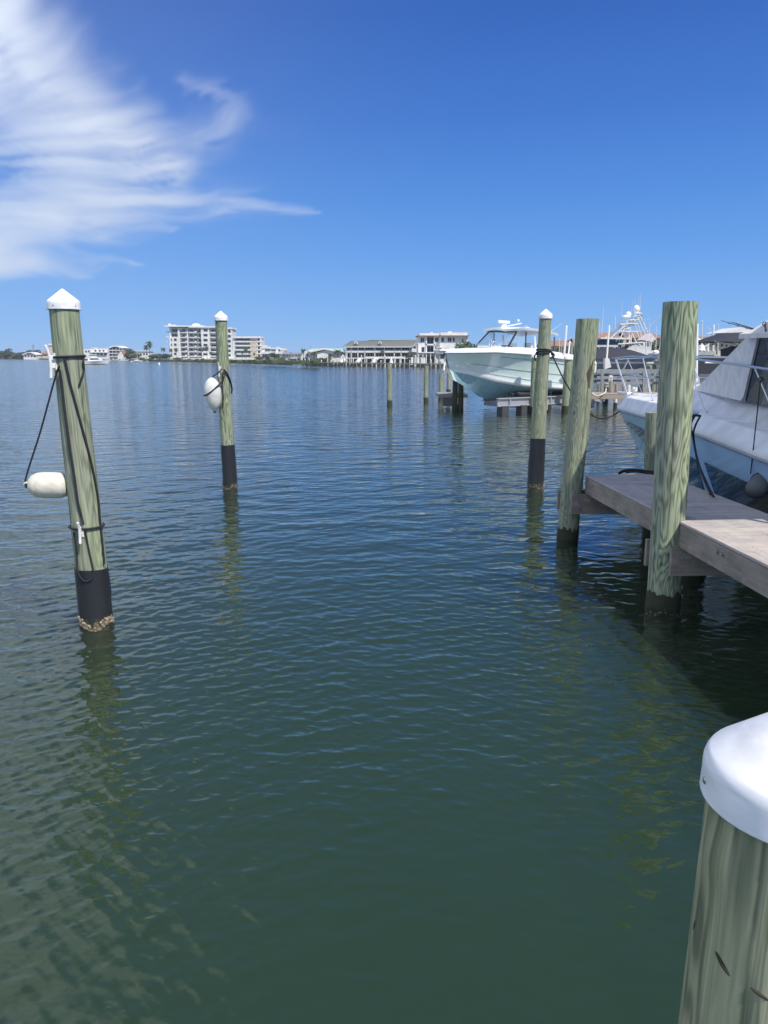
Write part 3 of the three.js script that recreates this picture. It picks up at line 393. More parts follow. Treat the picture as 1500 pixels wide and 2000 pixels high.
  part('side_window', slab([G1, V(G1.x + 0.5, G1.y - 0.02, G1.z + 0.06), V(G2.x + 0.55, G2.y, G2.z + 0.02), G2], in_), M.navy, t); part('side_window', slab([G1, V(G1.x + 0.5, G1.y - 0.02, G1.z + 0.06), V(G2.x + 0.55, G2.y, G2.z + 0.02), G2].map((v) => mirror(v, v.z)), V(0, 0, 0.06)), M.navy, t);
  const W1 = V(G1.x + 0.5, G1.y - 0.02, G1.z + 0.06), W2 = V(G2.x + 0.55, G2.y, G2.z + 0.02);
  part('side_curtain', [slab([W1, V(W1.x + 2.4, W1.y - 0.02, W1.z + 0.05), V(W2.x + 2.4, W2.y, W2.z + 0.02), W2], in_), slab([W1, V(W1.x + 2.4, W1.y - 0.02, W1.z + 0.05), V(W2.x + 2.4, W2.y, W2.z + 0.02), W2].map((v) => mirror(v, v.z)), V(0, 0, 0.06))], grime(0.2, 0.21, 0.21, 0.5, 1), t);
  { // domed canvas over the helm, a little wider than the cabin
    const rows = []; for (let i = 0; i <= 12; i++) { const f = i / 12, x = mix(D.x - 0.12, D.x + 3.4, f), r = []; for (let k = 0; k <= 12; k++) { const q = k / 12 * 2 - 1, zz = q * (D.z + 0.10), y = D.y - 0.02 + (0.14 + 0.75 * Math.sin(Math.min(1, f * 2.4) * 1.57)) * (1 - Math.abs(q) ** 3.2) + 0.0; r.push(V(x, y, -zz)); } rows.push(r); }
    part('canvas_top', [skin(rows), slab([V(D.x - 0.12, D.y - 0.02, D.z + 0.1), V(D.x + 3.4, D.y - 0.02, D.z + 0.1), V(D.x + 3.4, D.y - 0.08, D.z + 0.1), V(D.x - 0.12, D.y - 0.08, D.z + 0.1)], V(0, 0, -0.03))], canvas, t); }
  const gz = L(P(1475, 643, -9.62)); part('grommet', [new THREE.TorusGeometry(0.034, 0.009, 8, 20).scale(1.1, 0.7, 0.5).translate(gz.x + 0.1, gz.y + 0.06, D.z + 0.09), rod(V(gz.x + 0.16, gz.y + 0.06, D.z + 0.12), V(gz.x + 0.02, gz.y - 0.95, B.z + 0.0), 0.012)], grime(0.16, 0.17, 0.2, 0.4, 3), t);
  { // hard top on arch legs over the rear helm (beyond the frame; its shade lies on the pier)
    const y = 4.75, x0 = 7.75, x1 = 11.1; part('hard_top', rbox(x1 - x0, 0.09, 2.7, 0.04, (x0 + x1) / 2, y, 0), M.gel, t);
    for (const s of [1, -1]) for (const [a, b] of [[8.5, 9.0], [10.5, 10.1]]) part('hard_top_leg', rod(V(a, 2.0, s * 1.15), V(b, y, s * 1.1), 0.035), M.steel, t);
    part('aft_cabin', [rbox(4.2, 0.9, 2.3, 0.12, 9.4, 2.35, 0), rbox(3.0, 0.5, 2.1, 0.1, 9.2, 3.0, 0)], M.gel, t); }
  // bow rail
  const dk = (x, inset = 0.2) => { const b = table(beam, x, 1), y = table(sheerY, x, 1); return V(x + 0.34 * (1 - sst(0, 1.5, x)), y + 0.3, Math.max(0.1, b - inset * clamp(b / 0.9))); };
  const top = (x) => { const p = dk(x, 0.13); p.y += table([[-0.6, 0.8], [0.6, 0.82], [4, 0.78], [8, 0.74], [12, 0.7]], x, 1); return p; };
  for (const s of [1, -1]) { const side = (v) => V(v.x, v.y, v.z * s);
    part('bow_rail', tube([V(-0.42, 2.52, 0), V(-0.38, 2.53, 0.12 * s), V(-0.1, 2.54, 0.28 * s), ...span(0.7, 11.5, 14).map((x) => side(top(x)))], 0.017, 120, 8), M.steel, t);
    part('lower_rail', tube([V(-0.1, 2.14, 0.0), V(0.0, 2.14, 0.2 * s), ...span(0.8, 3.0, 4).map((x) => { const p = side(top(x)); p.y -= 0.38; return p; })], 0.008, 40, 6), M.steel, t);
    for (const [a, b] of [[0.25, -0.3], [0.55, 0.15], [2.6, 1.9], [5.2, 4.3], [7.7, 6.9], [10, 9.3]]) { const q = b < 0.5 ? V(b, 2.53, (b < 0 ? 0.14 : 0.3) * s) : side(top(b)), f = side(dk(a)); part('stanchion', [tube([q, mix3(q, f, 0.12, 0.0), f], 0.011, 12, 7), new THREE.CylinderGeometry(0.035, 0.04, 0.02, 10).translate(f.x, f.y + 0.01, f.z)], M.steel, t); } }
  { const c = L(Y(1357, 812, 1.82)); part('deck_cleat', [rbox(0.2, 0.022, 0.03, 0.01, c.x, c.y + 0.05, c.z), rbox(0.03, 0.05, 0.03, 0.008, c.x - 0.04, c.y + 0.025, c.z), rbox(0.03, 0.05, 0.03, 0.008, c.x + 0.04, c.y + 0.025, c.z)], M.steel, t); }
  { const c = dk(6.0, 0.5); part('deck_plate', new THREE.CylinderGeometry(0.03, 0.035, 0.015, 12).translate(c.x, c.y + 0.06, c.z), M.steel, t); }
  part('bow_roller', [rbox(0.5, 0.06, 0.16, 0.02, 0.02, 1.80, 0), rbox(0.12, 0.1, 0.1, 0.03, 0.5, 1.9, 0)], M.gel, t);
  // lines from the cruiser
  const W = (v) => t.localToWorld(v.clone());
  solo('mooring_line', 'doubled dark dock line from the cruiser cleat down to the pier edge', 'rope', [tube([Y(1357, 812, 1.87), Y(1350, 828, 1.72), Y(1354, 858, 1.42), Y(1360, 892, 1.22), Y(1374, 935, 1.08), Y(1388, 966, 0.98)], 0.013, 50, 6), tube([Y(1368, 812, 1.87), Y(1358, 832, 1.7), Y(1355, 858, 1.43), Y(1362, 896, 1.2), Y(1378, 938, 1.06), Y(1394, 970, 0.98)], 0.013, 50, 6), tube([Y(1350, 815, 1.87), Y(1357, 811, 1.88), Y(1366, 812, 1.87)], 0.016, 16, 6)], M.rope);
  const rl = P(1486, 741, -8.75), fd = Y(1466, 925, 1.17); solo('fender_line', 'thin black line hanging from the cruiser rail to the grey fender', 'rope', [tube([rl, mix3(rl, fd, 0.5, 0.0), fd], 0.0075, 20, 6), new THREE.TorusGeometry(0.024, 0.009, 6, 14).translate(rl.x, rl.y, rl.z)], M.rope);
  const c = Y(1486, 944, 1.08), f = thing('fender', 'grey cylinder fender slung between the cruiser hull and the pier', 'fender', [c.x, c.y, c.z], 0); f.rotation.set(0.3, 0.9, 0);
  part('body', lathe([[0.001, -0.3], [0.05, -0.295], [0.1, -0.26], [0.122, -0.2], [0.122, 0.2], [0.1, 0.26], [0.05, 0.295], [0.001, 0.3]], 28).rotateZ(Math.PI / 2), grime(0.13, 0.14, 0.14, 0.7, 2), f); part('strap', new THREE.TorusGeometry(0.125, 0.008, 6, 28).rotateY(Math.PI / 2).translate(0.03, 0, 0), M.rope, f);
}

{ // the mint centre-console on its lift
  const th = 33 * Math.PI / 180, t = thing('motor_yacht', 'mint green sport boat with white hard top and radar, raised on a lift', 'boat', [2.75, 0, -34.6], th), L = (v) => t.worldToLocal(v.clone());
  const mint = std(0.66, 0.81, 0.79, 0.16, { clearcoat: 0.6, clearcoatRoughness: 0.08 }), bottom = grime(0.27, 0.46, 0.53, 0.55, 0.8);
  const sheer = [[0, 2.74], [2, 2.78], [4, 2.68], [6, 2.46], [8, 2.24], [10, 2.0]], beam = [[0, 0.16], [0.4, 0.5], [1.2, 0.98], [2.4, 1.38], [4, 1.62], [6, 1.7], [10, 1.62]];
  const o = { xs: [...span(0, 2, 10), ...span(2.3, 8.2, 18)], beam, sheer, chine: [[0, 0.02], [0.8, 0.18], [2, 0.62], [4, 1.15], [6, 1.42], [10, 1.48]], chineY: [[0, 1.95], [1, 1.82], [2.4, 1.5], [4, 1.2], [6, 1.02], [10, 0.95]], keel: [[0, 1.5], [0.6, 1.15], [1.6, 0.72], [2.6, 0.56], [10, 0.52]], base: 0.55, rake: 1.15, fade: 3, flare: 1.6, vc: 0.44 };
  const hs = hullShape(o); part('hull', hs.geos, mint, t);
  for (const s of [1, -1]) { part('bottom_paint', hs.patch(0.15, 8.2, 0.0, (x) => 0.40, 0.006, s, 40, 20), bottom, t); part('chine_strip', hs.patch(0.2, 8.2, 0.415, 0.50, 0.012, s, 40, 3), M.gel, t); part('spray_rail', hs.patch(0.5, 8.2, 0.555, 0.575, 0.02, s, 40, 2), M.gel, t);
    part('hull_crease', tube(hs.line(1.0, 8.2, 0.70, s, 0.006), 0.012, 60, 5), grime(0.2, 0.32, 0.32, 0.5, 1), t); part('hull_crease', tube(hs.line(2.4, 6.8, 0.90, s, 0.006), 0.013, 60, 5), grime(0.2, 0.32, 0.32, 0.5, 1), t);
    part('rub_rail', tube(hs.line(0, 8.2, 0.985, s, 0.02), 0.03, 60, 6), grime(0.3, 0.34, 0.34, 0.4, 1), t); }
  const sec = (x, s) => { const b = table(beam, x, 1), y = table(sheer, x, 1); return [V(x - 0.1 * (1 - sst(0, 1, x)), y - 0.02, (b + 0.03) * s), V(x - 0.12 * (1 - sst(0, 1, x)), y + 0.08, (b + 0.03) * s), V(x, y + 0.16 + 0.1 * sst(1, 4, x), (b - 0.1) * s), V(x, y + 0.17 + 0.12 * sst(1, 4, x), (b - 0.3 * clamp(b)) * s), V(x, y + 0.16 + 0.16 * sst(1.5, 4, x), b * 0.3 * s), V(x, y + 0.16 + 0.16 * sst(1.5, 4, x), 0)]; };
  part('deck', [skin(o.xs.map((x) => sec(x, 1))), skin(o.xs.map((x) => sec(x, -1).reverse())), skin([sec(0, 1), sec(0, -1)]), skin([sec(8.2, -1), sec(8.2, 1)])], M.gel, t);
  part('anchor_platform', [rbox(0.9, 0.07, 0.5, 0.03, 0.0, 2.84, 0), rbox(0.34, 0.14, 0.2, 0.04, -0.25, 2.74, 0), rod(V(0.1, 2.72, 0), V(-0.02, 1.95, 0), 0.05)], M.gel, t);
  // hard top, windshield, radar; positions read off in the plane of the near side
  const q = (px, py, zz = 1.2) => { const d = ray(px, py), a = L(V(0, EYE, 0)), b = L(V(0, EYE, 0).add(d)).sub(a); const k = (zz - a.z) / b.z; return a.clone().add(b.multiplyScalar(k)); };
  const a = q(937, 645, -1.0), b = q(1086, 652);
  { const rows = []; for (let i = 0; i <= 16; i++) { const f = i / 16, x = mix(a.x, b.x, f), y = mix(a.y, b.y, f) + 0.12 * Math.sin(Math.PI * f) - 0.0, hw = 1.35 * (0.55 + 0.45 * sst(0, 0.25, f)), r = []; for (let k = 0; k <= 10; k++) { const u = k / 10 * 2 - 1; r.push(V(x, y + 0.1 * (1 - u * u), -hw * u)); } rows.push(r); }
    const under = rows.map((r) => r.map((v) => V(v.x + 0.06, v.y - 0.10 * sst(0, 0.06, 1), v.z * 0.97)).reverse()); part('hard_top', [skin(rows), skin(under), skin(rows.map((r, i) => [r[0], under[i][10]].reverse())), skin(rows.map((r, i) => [r[10], under[i][0]])), skin([rows[0], under[0].slice().reverse()])], M.gel, t);
    part('light_bar', rbox(0.9, 0.05, 0.08, 0.02, a.x + 0.75, a.y + 0.22, 0.6, 0, 0, 0.17), M.gel, t); }
  const wz = 1.12, w0 = q(928, 677, -1.0), w1 = q(955, 648, -1.0), w2 = q(1009, 648, wz), w3 = q(994, 675, wz), w4 = q(1026, 683, wz);
  const fr = std(0.015, 0.018, 0.025, 0.3), pane = new THREE.MeshPhysicalMaterial({ color: new THREE.Color(0.86, 0.92, 0.94), roughness: 0.03, transmission: 0.9, thickness: 0, ior: 1.5 });
  const mz = (v, k = -1) => V(v.x, v.y, v.z * k), pair = (p, r) => skin([[p[0], p[1]], [p[3], p[2]]]);
  part('window', pair([w0, w3, w2, w1]), pane, t);
  part('window', slab([w3, w4, V(w2.x + 0.55, w2.y, wz), w2], V(0, 0, -0.012)), pane, t); part('window', slab([V(w0.x + 0.1, w0.y, -1.02), V(w4.x, w4.y, -1.02), V(w2.x + 0.55, w2.y, -1.02), V(w1.x + 0.1, w1.y, -1.02)], V(0, 0, 0.012)), pane, t);
  for (const [A2, B2, r] of [[w0, w1, 0.035], [w3, w2, 0.045], [w4, V(w2.x + 0.6, w2.y, wz), 0.03], [mz(w4), V(w2.x + 0.6, w2.y, -wz), 0.03], [w0, w3, 0.02], [w1, w2, 0.03]]) part('window_post', rod(A2, B2, r), fr, t);
  part('console', [rbox(1.5, 0.9, 1.7, 0.15, w3.x + 0.2, w0.y - 0.62, 0), rbox(0.5, 0.3, 1.4, 0.1, w3.x - 0.2, w0.y - 0.12, 0)], M.white, t); part('wheel', new THREE.TorusGeometry(0.17, 0.018, 8, 20).rotateY(1.2).translate(w3.x - 0.5, w0.y + 0.16, 0.4), M.steel, t);
  for (const z of [-0.55, 0.55]) part('helm_seat', [rbox(0.5, 0.14, 0.6, 0.06, w4.x + 0.5, w4.y - 0.2, z), rbox(0.14, 0.55, 0.58, 0.06, w4.x + 0.72, w4.y + 0.05, z)], M.white, t);
  for (const [px0, px1] of [[1052, 1046]]) for (const s of [1, -1]) part('hard_top_leg', rod(mz(V(q(px0, 690).x, q(px0, 705).y, 1.1), s), mz(V(q(px1, 650).x, q(px1, 652).y, 1.1), s), 0.05), M.gel, t);
  const rd = q(1018, 634), rt = q(1018, 627); part('radar', [rod(V(rd.x, rd.y - 0.2, 0), V(rd.x, rd.y + 0.05, 0), 0.2, 0.13, 16), rbox(1.06, 0.14, 0.12, 0.03, rd.x, rt.y, 0, 0.35)], M.gel, t);
  part('dome', new THREE.SphereGeometry(0.06, 12, 10).translate(q(1047, 624).x, q(1047, 624).y, 0), M.gel, t); part('dome', new THREE.SphereGeometry(0.2, 14, 10).scale(1, 0.7, 1).translate(q(1072, 642).x, q(1072, 642).y, -0.3), M.gel, t);
  for (const [dx, s] of [[0.35, 1], [0.7, -1]]) part('antenna', rod(V(b.x - dx, b.y, s), V(b.x - dx + 0.9, b.y + 0.5, s), 0.012, 0.005, 5), M.white, t);
  part('bow_rail', [tube([V(2.4, 2.98, 1.0), V(2.0, 3.2, 1.0), V(2.9, 3.2, 1.1), V(3.3, 2.98, 1.15)], 0.018, 30, 6)], M.steel, t);
  part('outboard', [rbox(0.8, 0.75, 0.5, 0.2, 8.7, 2.0, 0.8), rbox(0.8, 0.75, 0.5, 0.2, 8.7, 2.0, 0), rbox(0.8, 0.75, 0.5, 0.2, 8.7, 2.0, -0.8), rbox(0.3, 1.5, 0.2, 0.08, 8.6, 1.1, 0.8), rbox(0.3, 1.5, 0.2, 0.08, 8.6, 1.1, 0)], M.white, t);
  part('through_hull', [new THREE.SphereGeometry(1, 12, 8).scale(0.42, 0.14, 0.05).translate(6.35, 1.72, 1.68)], grime(0.03, 0.04, 0.05, 0.4, 1), t);
  // the lift: aluminium cradle beams, bunks and posts
  const l = thing('boat_lift', 'grey aluminium boat lift cradle under the mint boat', 'boat lift', [2.75, 0, -34.6], th), alu = grime(0.42, 0.42, 0.44, 0.45, 1, { metalness: 0.3 }), dark = grime(0.05, 0.055, 0.06, 0.7, 1);
  part('cradle_beam', [rbox(6.8, 0.05, 0.2, 0.01, 5.0, 0.70, 1.9), rbox(6.8, 0.05, 0.2, 0.01, 5.0, 0.36, 1.9), rbox(6.8, 0.34, 0.03, 0.005, 5.0, 0.53, 1.9)], alu, l); part('cradle_beam', [rbox(4.4, 0.05, 0.2, 0.01, 6.2, 0.70, -1.9), rbox(4.4, 0.05, 0.2, 0.01, 6.2, 0.36, -1.9), rbox(4.4, 0.34, 0.03, 0.005, 6.2, 0.53, -1.9)], alu, l);
  for (const x of [2.3, 3.6, 4.9, 6.2, 7.5, 8.6]) part('stiffener', rbox(0.07, 0.36, 0.09, 0.01, x, 0.53, 1.95), alu, l);
  for (const x of [4.4, 7.6]) part('cross_beam', rbox(0.2, 0.26, 4.4, 0.02, x, 0.22, 0), alu, l); for (const s of [1, -1]) part('bunk', rbox(4.6, 0.14, 0.3, 0.03, 5.6, 0.82, s * 0.9, 0, s * 0.3), dark, l);
  for (const [x, w] of [[1.95, 0.42], [3.1, 0.36], [3.75, 0.3]]) part('float_post', rbox(w, 0.5, 0.4, 0.03, x, 0.12, 1.9), dark, l);
}
// ---------------------------------------------------------------- the marina on the right, and pilings in the channel
const small = (px, yTop, yWater, w, seed, label, group, mat = M.wood[0], capped = 0) => {
  const f = Y(px, yWater, 0), dep = f.z / ray(px, yWater).z, r = w / 2 / F * dep, h = P(px, yTop, f.z), q = makePost('piling', label, f, V(f.x, h.y, f.z), r, r * 0.92, seed, group);
  part('pole', postGeo(q, -0.3, q.h, 0, { seg: 18, rows: 14 }), mat, q.t); part('sawn_top', topGeo(q, q.h), mat, q.t); part('weed_band', postGeo(q, -0.3, 0.28, 0.006, { seg: 18, rows: 4 }), algae, q.t);
  if (capped) part('cap', lathe([[r * 1.15, -0.12], [r * 1.15, 0.01], [r * 0.6, 0.06], [0.001, 0.08]], 20).translate(0, q.h, 0), M.cap, q.t); return q;
};
small(761, 711, 792, 10, 21, 'lone thin piling standing in open water, left of its twin');
small(832, 714, 786, 9.5, 22, 'lone rusty-brown piling in open water, between its twin and the mint boat');
small(861, 730, 780, 9, 23, 'pale piling at the outer end of the small dock, left of the mint boat', null, M.wood[1]);
small(876, 728, 768, 8, 24, 'pale piling just behind the bow of the mint boat', null, M.wood[1]);
small(888, 742, 801, 11, 25, 'dark double lift piling under the mint bow, left one', null, algae); small(899, 744, 801, 11, 26, 'dark double lift piling under the mint bow, right one', null, algae);
small(1041, 694, 806, 14, 27, 'lift piling with a white cap left of the right far piling', null, M.wood[0], 1);
small(1072, 700, 800, 9, 28, 'lift piling mostly hidden behind the right far piling', null, M.wood[2]);
small(1105, 697, 804, 16, 29, 'lift piling with white cap and guide pole, at the mint boat stern', null, M.wood[2], 1);
{ const a = Y(862, 768, 0.75), b = Y(884, 768, 0.75); solo('dock', 'low grey dock stub between the pilings at the mint bow', 'dock', [rbox(b.x - a.x + 0.9, 0.18, 2.2, 0.02, (a.x + b.x) / 2 + 0.3, 0.62, a.z - 1), rbox(0.7, 0.5, 0.5, 0.03, b.x - 0.1, 0.3, a.z - 0.9)], grime(0.3, 0.29, 0.28, 0.8)); }
const polemat = std(0.8, 0.8, 0.78, 0.4);
const guide = (px0, py0, px1, py1, z, r, label) => solo('guide_pole', label, 'pole', [rod(P(px0, py0, z), P(px1, py1, z), r, r, 10), new THREE.SphereGeometry(r, 10, 6).translate(...P(px0, py0, z).toArray())], polemat);
guide(1106.5, 638, 1101, 702, -36.4, 0.05, 'tall white guide pole at the stern of the mint boat'); guide(1113, 667, 1110, 694, -37.5, 0.04, 'short white guide pole beside the tall one at the mint stern');
guide(1190, 637, 1185, 700, -38, 0.045, 'white guide pole in front of the dark boat cover'); guide(1361, 635, 1359.5, 745, -27, 0.055, 'white guide pole just right of the thick pier post'); guide(1394, 636, 1393, 656, -40, 0.045, 'short white pole above the dark canopy');
solo('guide_pole', 'dark steel pole rising behind the mint hard top', 'pole', rod(P(1083, 658, -60), P(1082, 712, -60), 0.06), grime(0.12, 0.13, 0.14, 0.6));
solo('dock_box', 'white box hung on the guide pole before the dark cover', 'box', slab([P(1182, 700, -37.8), P(1190, 700, -37.8), P(1194, 717, -37.8), P(1182, 721, -37.8)], V(0, 0, -0.3)), M.white);
{ // dock on the far side of the basin
  const z = -35.5, a = P(1120, 769, z), b = P(1320, 769, z), t = thing('dock', 'wooden dock behind the cruiser bow with white-wrapped piles', 'dock', [a.x, 0, z]), wd = grime(0.36, 0.31, 0.26, 0.85, 0.5);
  const W = b.x - a.x; for (let i = 0; i < Math.floor(W / 0.16); i++) part('plank', rbox(0.15, 0.04, 1.6, 0.005, 0.16 * i, a.y - 0.02, -0.8), wd, t); part('fascia_board', rbox(W, 0.2, 0.05, 0.01, W / 2, a.y - 0.15, 0.03), wd, t); part('fascia_board', rbox(W, 0.2, 0.05, 0.01, W / 2, a.y - 0.15, -1.62), wd, t);
  small(1182, 731, 786, 10, 31, 'tan piling with white rope coil on the basin dock', null, grime(0.36, 0.3, 0.24, 0.8, 1)); small(1168, 729, 782, 6, 32, 'thin piling at the left end of the basin dock'); small(1201, 773, 797, 7, 33, 'short white-wrapped pile stub under the basin dock', null, M.white);
  const c = P(1182, 745, -37.9); const ring = []; for (let i = 0; i <= 30; i++) { const q = i / 30 * 12.5; ring.push(V(c.x + 0.17 * Math.sin(q), c.y - 0.3 + 0.02 * q, -37.4 + 0.17 * Math.cos(q))); }
  solo('dock_rope', 'white rope looped from the tan piling along the basin dock', 'rope', [tube(ring, 0.025, 90, 5), tube([P(1155, 767, -35.3), P(1163, 772, -35.3), P(1172, 772, -35.3), P(1180, 768, -35.4), P(1184, 758, -37)], 0.03, 40, 5)], std(0.7, 0.66, 0.56, 0.85));
  const pb = P(1190, 742, -37.4); const pd = thing('power_pedestal', 'white utility box beside the tan piling', 'utility box', [pb.x, pb.y - 0.28, -37.2]); part('cabinet', rbox(0.17, 0.34, 0.15, 0.02, 0, 0.33, 0), M.white, pd); part('outlet', [rbox(0.05, 0.06, 0.02, 0.005, 0.0, 0.38, 0.08), rbox(0.05, 0.06, 0.02, 0.005, 0.0, 0.27, 0.08)], M.black, pd);
  const Rr = rng(9); [[1193, 745, 768, 0.5], [1204, 750, 768, 0.6], [1219, 742, 769, 0.45], [1228, 752, 769, 0.7]].forEach(([px, y0, y1, w], i) => solo('dock_post', ['stubby post on the basin dock, next to the utility box', 'broad low post mid-way along the basin dock', 'tall thin post on the basin dock', 'white-topped post at the right of the basin dock'][i], 'post', rod(P(px, y1, -36.6), P(px, y0, -36.6), 0.09, 0.085, 12), i === 3 ? M.white : grime(0.33, 0.29, 0.24, 0.9, 1)));
  small(1249, 712, 782, 9, 34, 'sunlit lift piling seen through the cruiser bow rail, left one', null, M.wood[1]); small(1273, 708, 784, 9, 35, 'lift piling seen through the cruiser bow rail, right one', null, M.wood[0]); small(1386, 690, 760, 8, 36, 'lift piling behind the cruiser deckhouse', null, M.wood[1]);
  small(1258, 748, 776, 7, 37, 'low tan piling behind the two lift pilings', null, grime(0.36, 0.3, 0.24, 0.8, 1));
}
{ // boat under a dark cover on a lift
  const z = -42, t = thing('covered_boat', 'boat on a lift under a long dark grey cover', 'boat', [P(1216, 720, z).x, 0, z]), l = (px, py, dz = 0) => { const v = P(px, py, z); return V(v.x - t.position.x, v.y, dz); };
  const xs = span(0, 1, 14), rows = xs.map((f) => { const px = mix(1150, 1270, f), top = table([[0, 684], [0.25, 679], [0.5, 680], [0.75, 685], [1, 698]], f, 1), w = 1.35 * (f < 0.9 ? 1 : 1 - (f - 0.9) * 7), r = []; for (let k = 0; k <= 10; k++) { const q = k / 10 * 2 - 1, a = l(px, top), b = l(px, 700); r.push(V(a.x, mix(a.y, b.y, Math.abs(q) ** 1.7) + 0.03 * noise(f * 9, q * 3, 2), -q * w)); } return r; });
  part('cover', skin(rows), M.cover, t);
  const a = l(1150, 699), b = l(1268, 699), hy = l(1200, 720).y; part('hull', [slab([V(a.x, a.y, 1.3), V(b.x, b.y, 1.3), V(b.x - 0.9, hy, 0.9), V(a.x, hy, 0.9)], V(0, 0, -0.05)), slab([V(a.x, a.y, -1.3), V(b.x, b.y, -1.3), V(b.x - 0.9, hy, -0.9), V(a.x, hy, -0.9)], V(0, 0, 0.05)), slab([V(b.x, b.y, 1.3), V(b.x, b.y, -1.3), V(b.x - 0.9, hy, -0.9), V(b.x - 0.9, hy, 0.9)], V(-0.05, 0, 0)), slab([V(a.x, hy, 0.9), V(b.x - 0.9, hy, 0.9), V(b.x - 0.9, hy, -0.9), V(a.x, hy, -0.9)], V(0, 0.05, 0))], grime(0.36, 0.38, 0.42, 0.35, 0.6), t);
  part('hull_stripe', [bar(l(1152, 708, 1.17), l(1262, 708, 1.17), 0.03, 0.1)], M.white, t);
  const lift = thing('boat_lift', 'grey lift beams under the boat with the dark cover', 'boat lift', [t.position.x, 0, z]), al = grime(0.3, 0.32, 0.35, 0.6, 1); for (const [py, h] of [[724, 0.22], [736, 0.16], [746, 0.14]]) for (const dz of [1.6, -1.2]) part('cradle_beam', bar(l(1150, py, dz), l(1272, py, dz), 0.1, h), al, lift); part('lift_frame', [bar(l(1213, 700, 1.35), l(1200, 722, 1.5), 0.06, 0.06), bar(l(1160, 722, 1.6), l(1160, 770, 1.6), 0.14, 0.14), bar(l(1238, 722, 1.6), l(1238, 770, 1.6), 0.14, 0.14)], al, lift);
}
{ // sport fisher with its tower
  const z = -80, t = thing('sport_fisher', 'white sport fishing boat with a tall open tower, domes and whip antennas', 'boat', [P(1220, 700, z).x, 0, z]), l = (px, py, dz = 0) => { const v = P(px, py, z); return V(v.x - t.position.x, v.y, dz); };
  const w = M.white, bars = (list, r, dz = [1.2, -1.2]) => list.flatMap(([a, b, c, d]) => dz.map((k) => rod(l(a, b, k), l(c, d, k * 0.6), r, r, 6)));
  part('hard_top', [bar(l(1166, 661, 0), l(1224, 662, 0), 2.8, 0.16), bar(l(1200, 672, 0), l(1262, 668, 0), 2.6, 0.12)], w, t);
  bars([[1205, 661, 1222, 625], [1186, 661, 1222, 632], [1246, 690, 1224, 640], [1222, 690, 1224, 645], [1256, 661, 1240, 620], [1262, 661, 1243, 612], [1226, 690, 1228, 650]], 0.05).forEach((g) => part('tower_leg', g, w, t));
  bars([[1200, 648, 1248, 648], [1216, 633, 1245, 633], [1222, 626, 1244, 625], [1230, 618, 1244, 618]], 0.045).forEach((g) => part('tower_rung', g, w, t));
  part('tower_platform', [bar(l(1210, 641, 0), l(1226, 640, 0), 1.8, 0.3), bar(l(1228, 627, 0), l(1246, 626, 0), 1.4, 0.14), bar(l(1230, 634, 0), l(1236, 634, 0), 0.8, 0.2), bar(l(1208, 634, 0), l(1228, 633, 0), 1.5, 0.2)], w, t);
  const dome = (px, py, s, k) => new THREE.SphereGeometry(s, 14, 10).scale(1, k, 1).translate(...l(px, py).toArray()); part('radome', [dome(1227, 615, 0.3, 1.2), dome(1222, 619, 0.42, 0.5)], M.gel, t); part('radome', [dome(1243, 604, 0.34, 1.25), bar(l(1238, 612, 0), l(1249, 611, 0), 0.6, 0.1)], M.gel, t); part('instrument', [dome(1251, 614, 0.22, 1), dome(1249, 619, 0.15, 1), dome(1246, 622, 0.3, 0.5)], grime(0.4, 0.42, 0.44, 0.5), t);
  for (const [a, b, c, d, r] of [[1175, 655, 1179, 598, 0.03], [1213, 627, 1216, 585, 0.022], [1250, 608, 1251, 574, 0.025], [1246, 600, 1248, 580, 0.02], [1233, 614, 1236, 584, 0.018], [1240, 598, 1241, 577, 0.018]]) part('antenna', rod(l(a, b), l(c, d), r, r * 0.6, 5), w, t);
  part('outrigger', rod(l(1249, 650, 1.4), l(1287, 609, 2.2), 0.05, 0.03, 6), w, t); part('outrigger', rod(l(1230, 630, 0.6), l(1262, 624, 1.2), 0.025, 0.02, 5), w, t);
  part('flybridge', [slab([l(1206, 690, 1.2), l(1262, 700, 1.2), l(1262, 678, 1.2), l(1232, 672, 1.2)], V(0, 0, -2.4)), bar(l(1150, 676, 0), l(1200, 676, 0), 2.6, 0.2)], grime(0.55, 0.56, 0.54, 0.5, 0.6), t); part('enclosure', slab([l(1162, 664, 1.1), l(1200, 664, 1.1), l(1208, 678, 1.1), l(1160, 678, 1.1)], V(0, 0, -2.2)), M.navy, t);
  bars([[1264, 662, 1264, 700], [1240, 672, 1262, 698], [1198, 662, 1196, 676]], 0.09).forEach((g) => part('frame', g, w, t)); part('hull', [bar(l(1140, 696, 0), l(1275, 696, 0), 3.2, 1.2)], w, t);
}
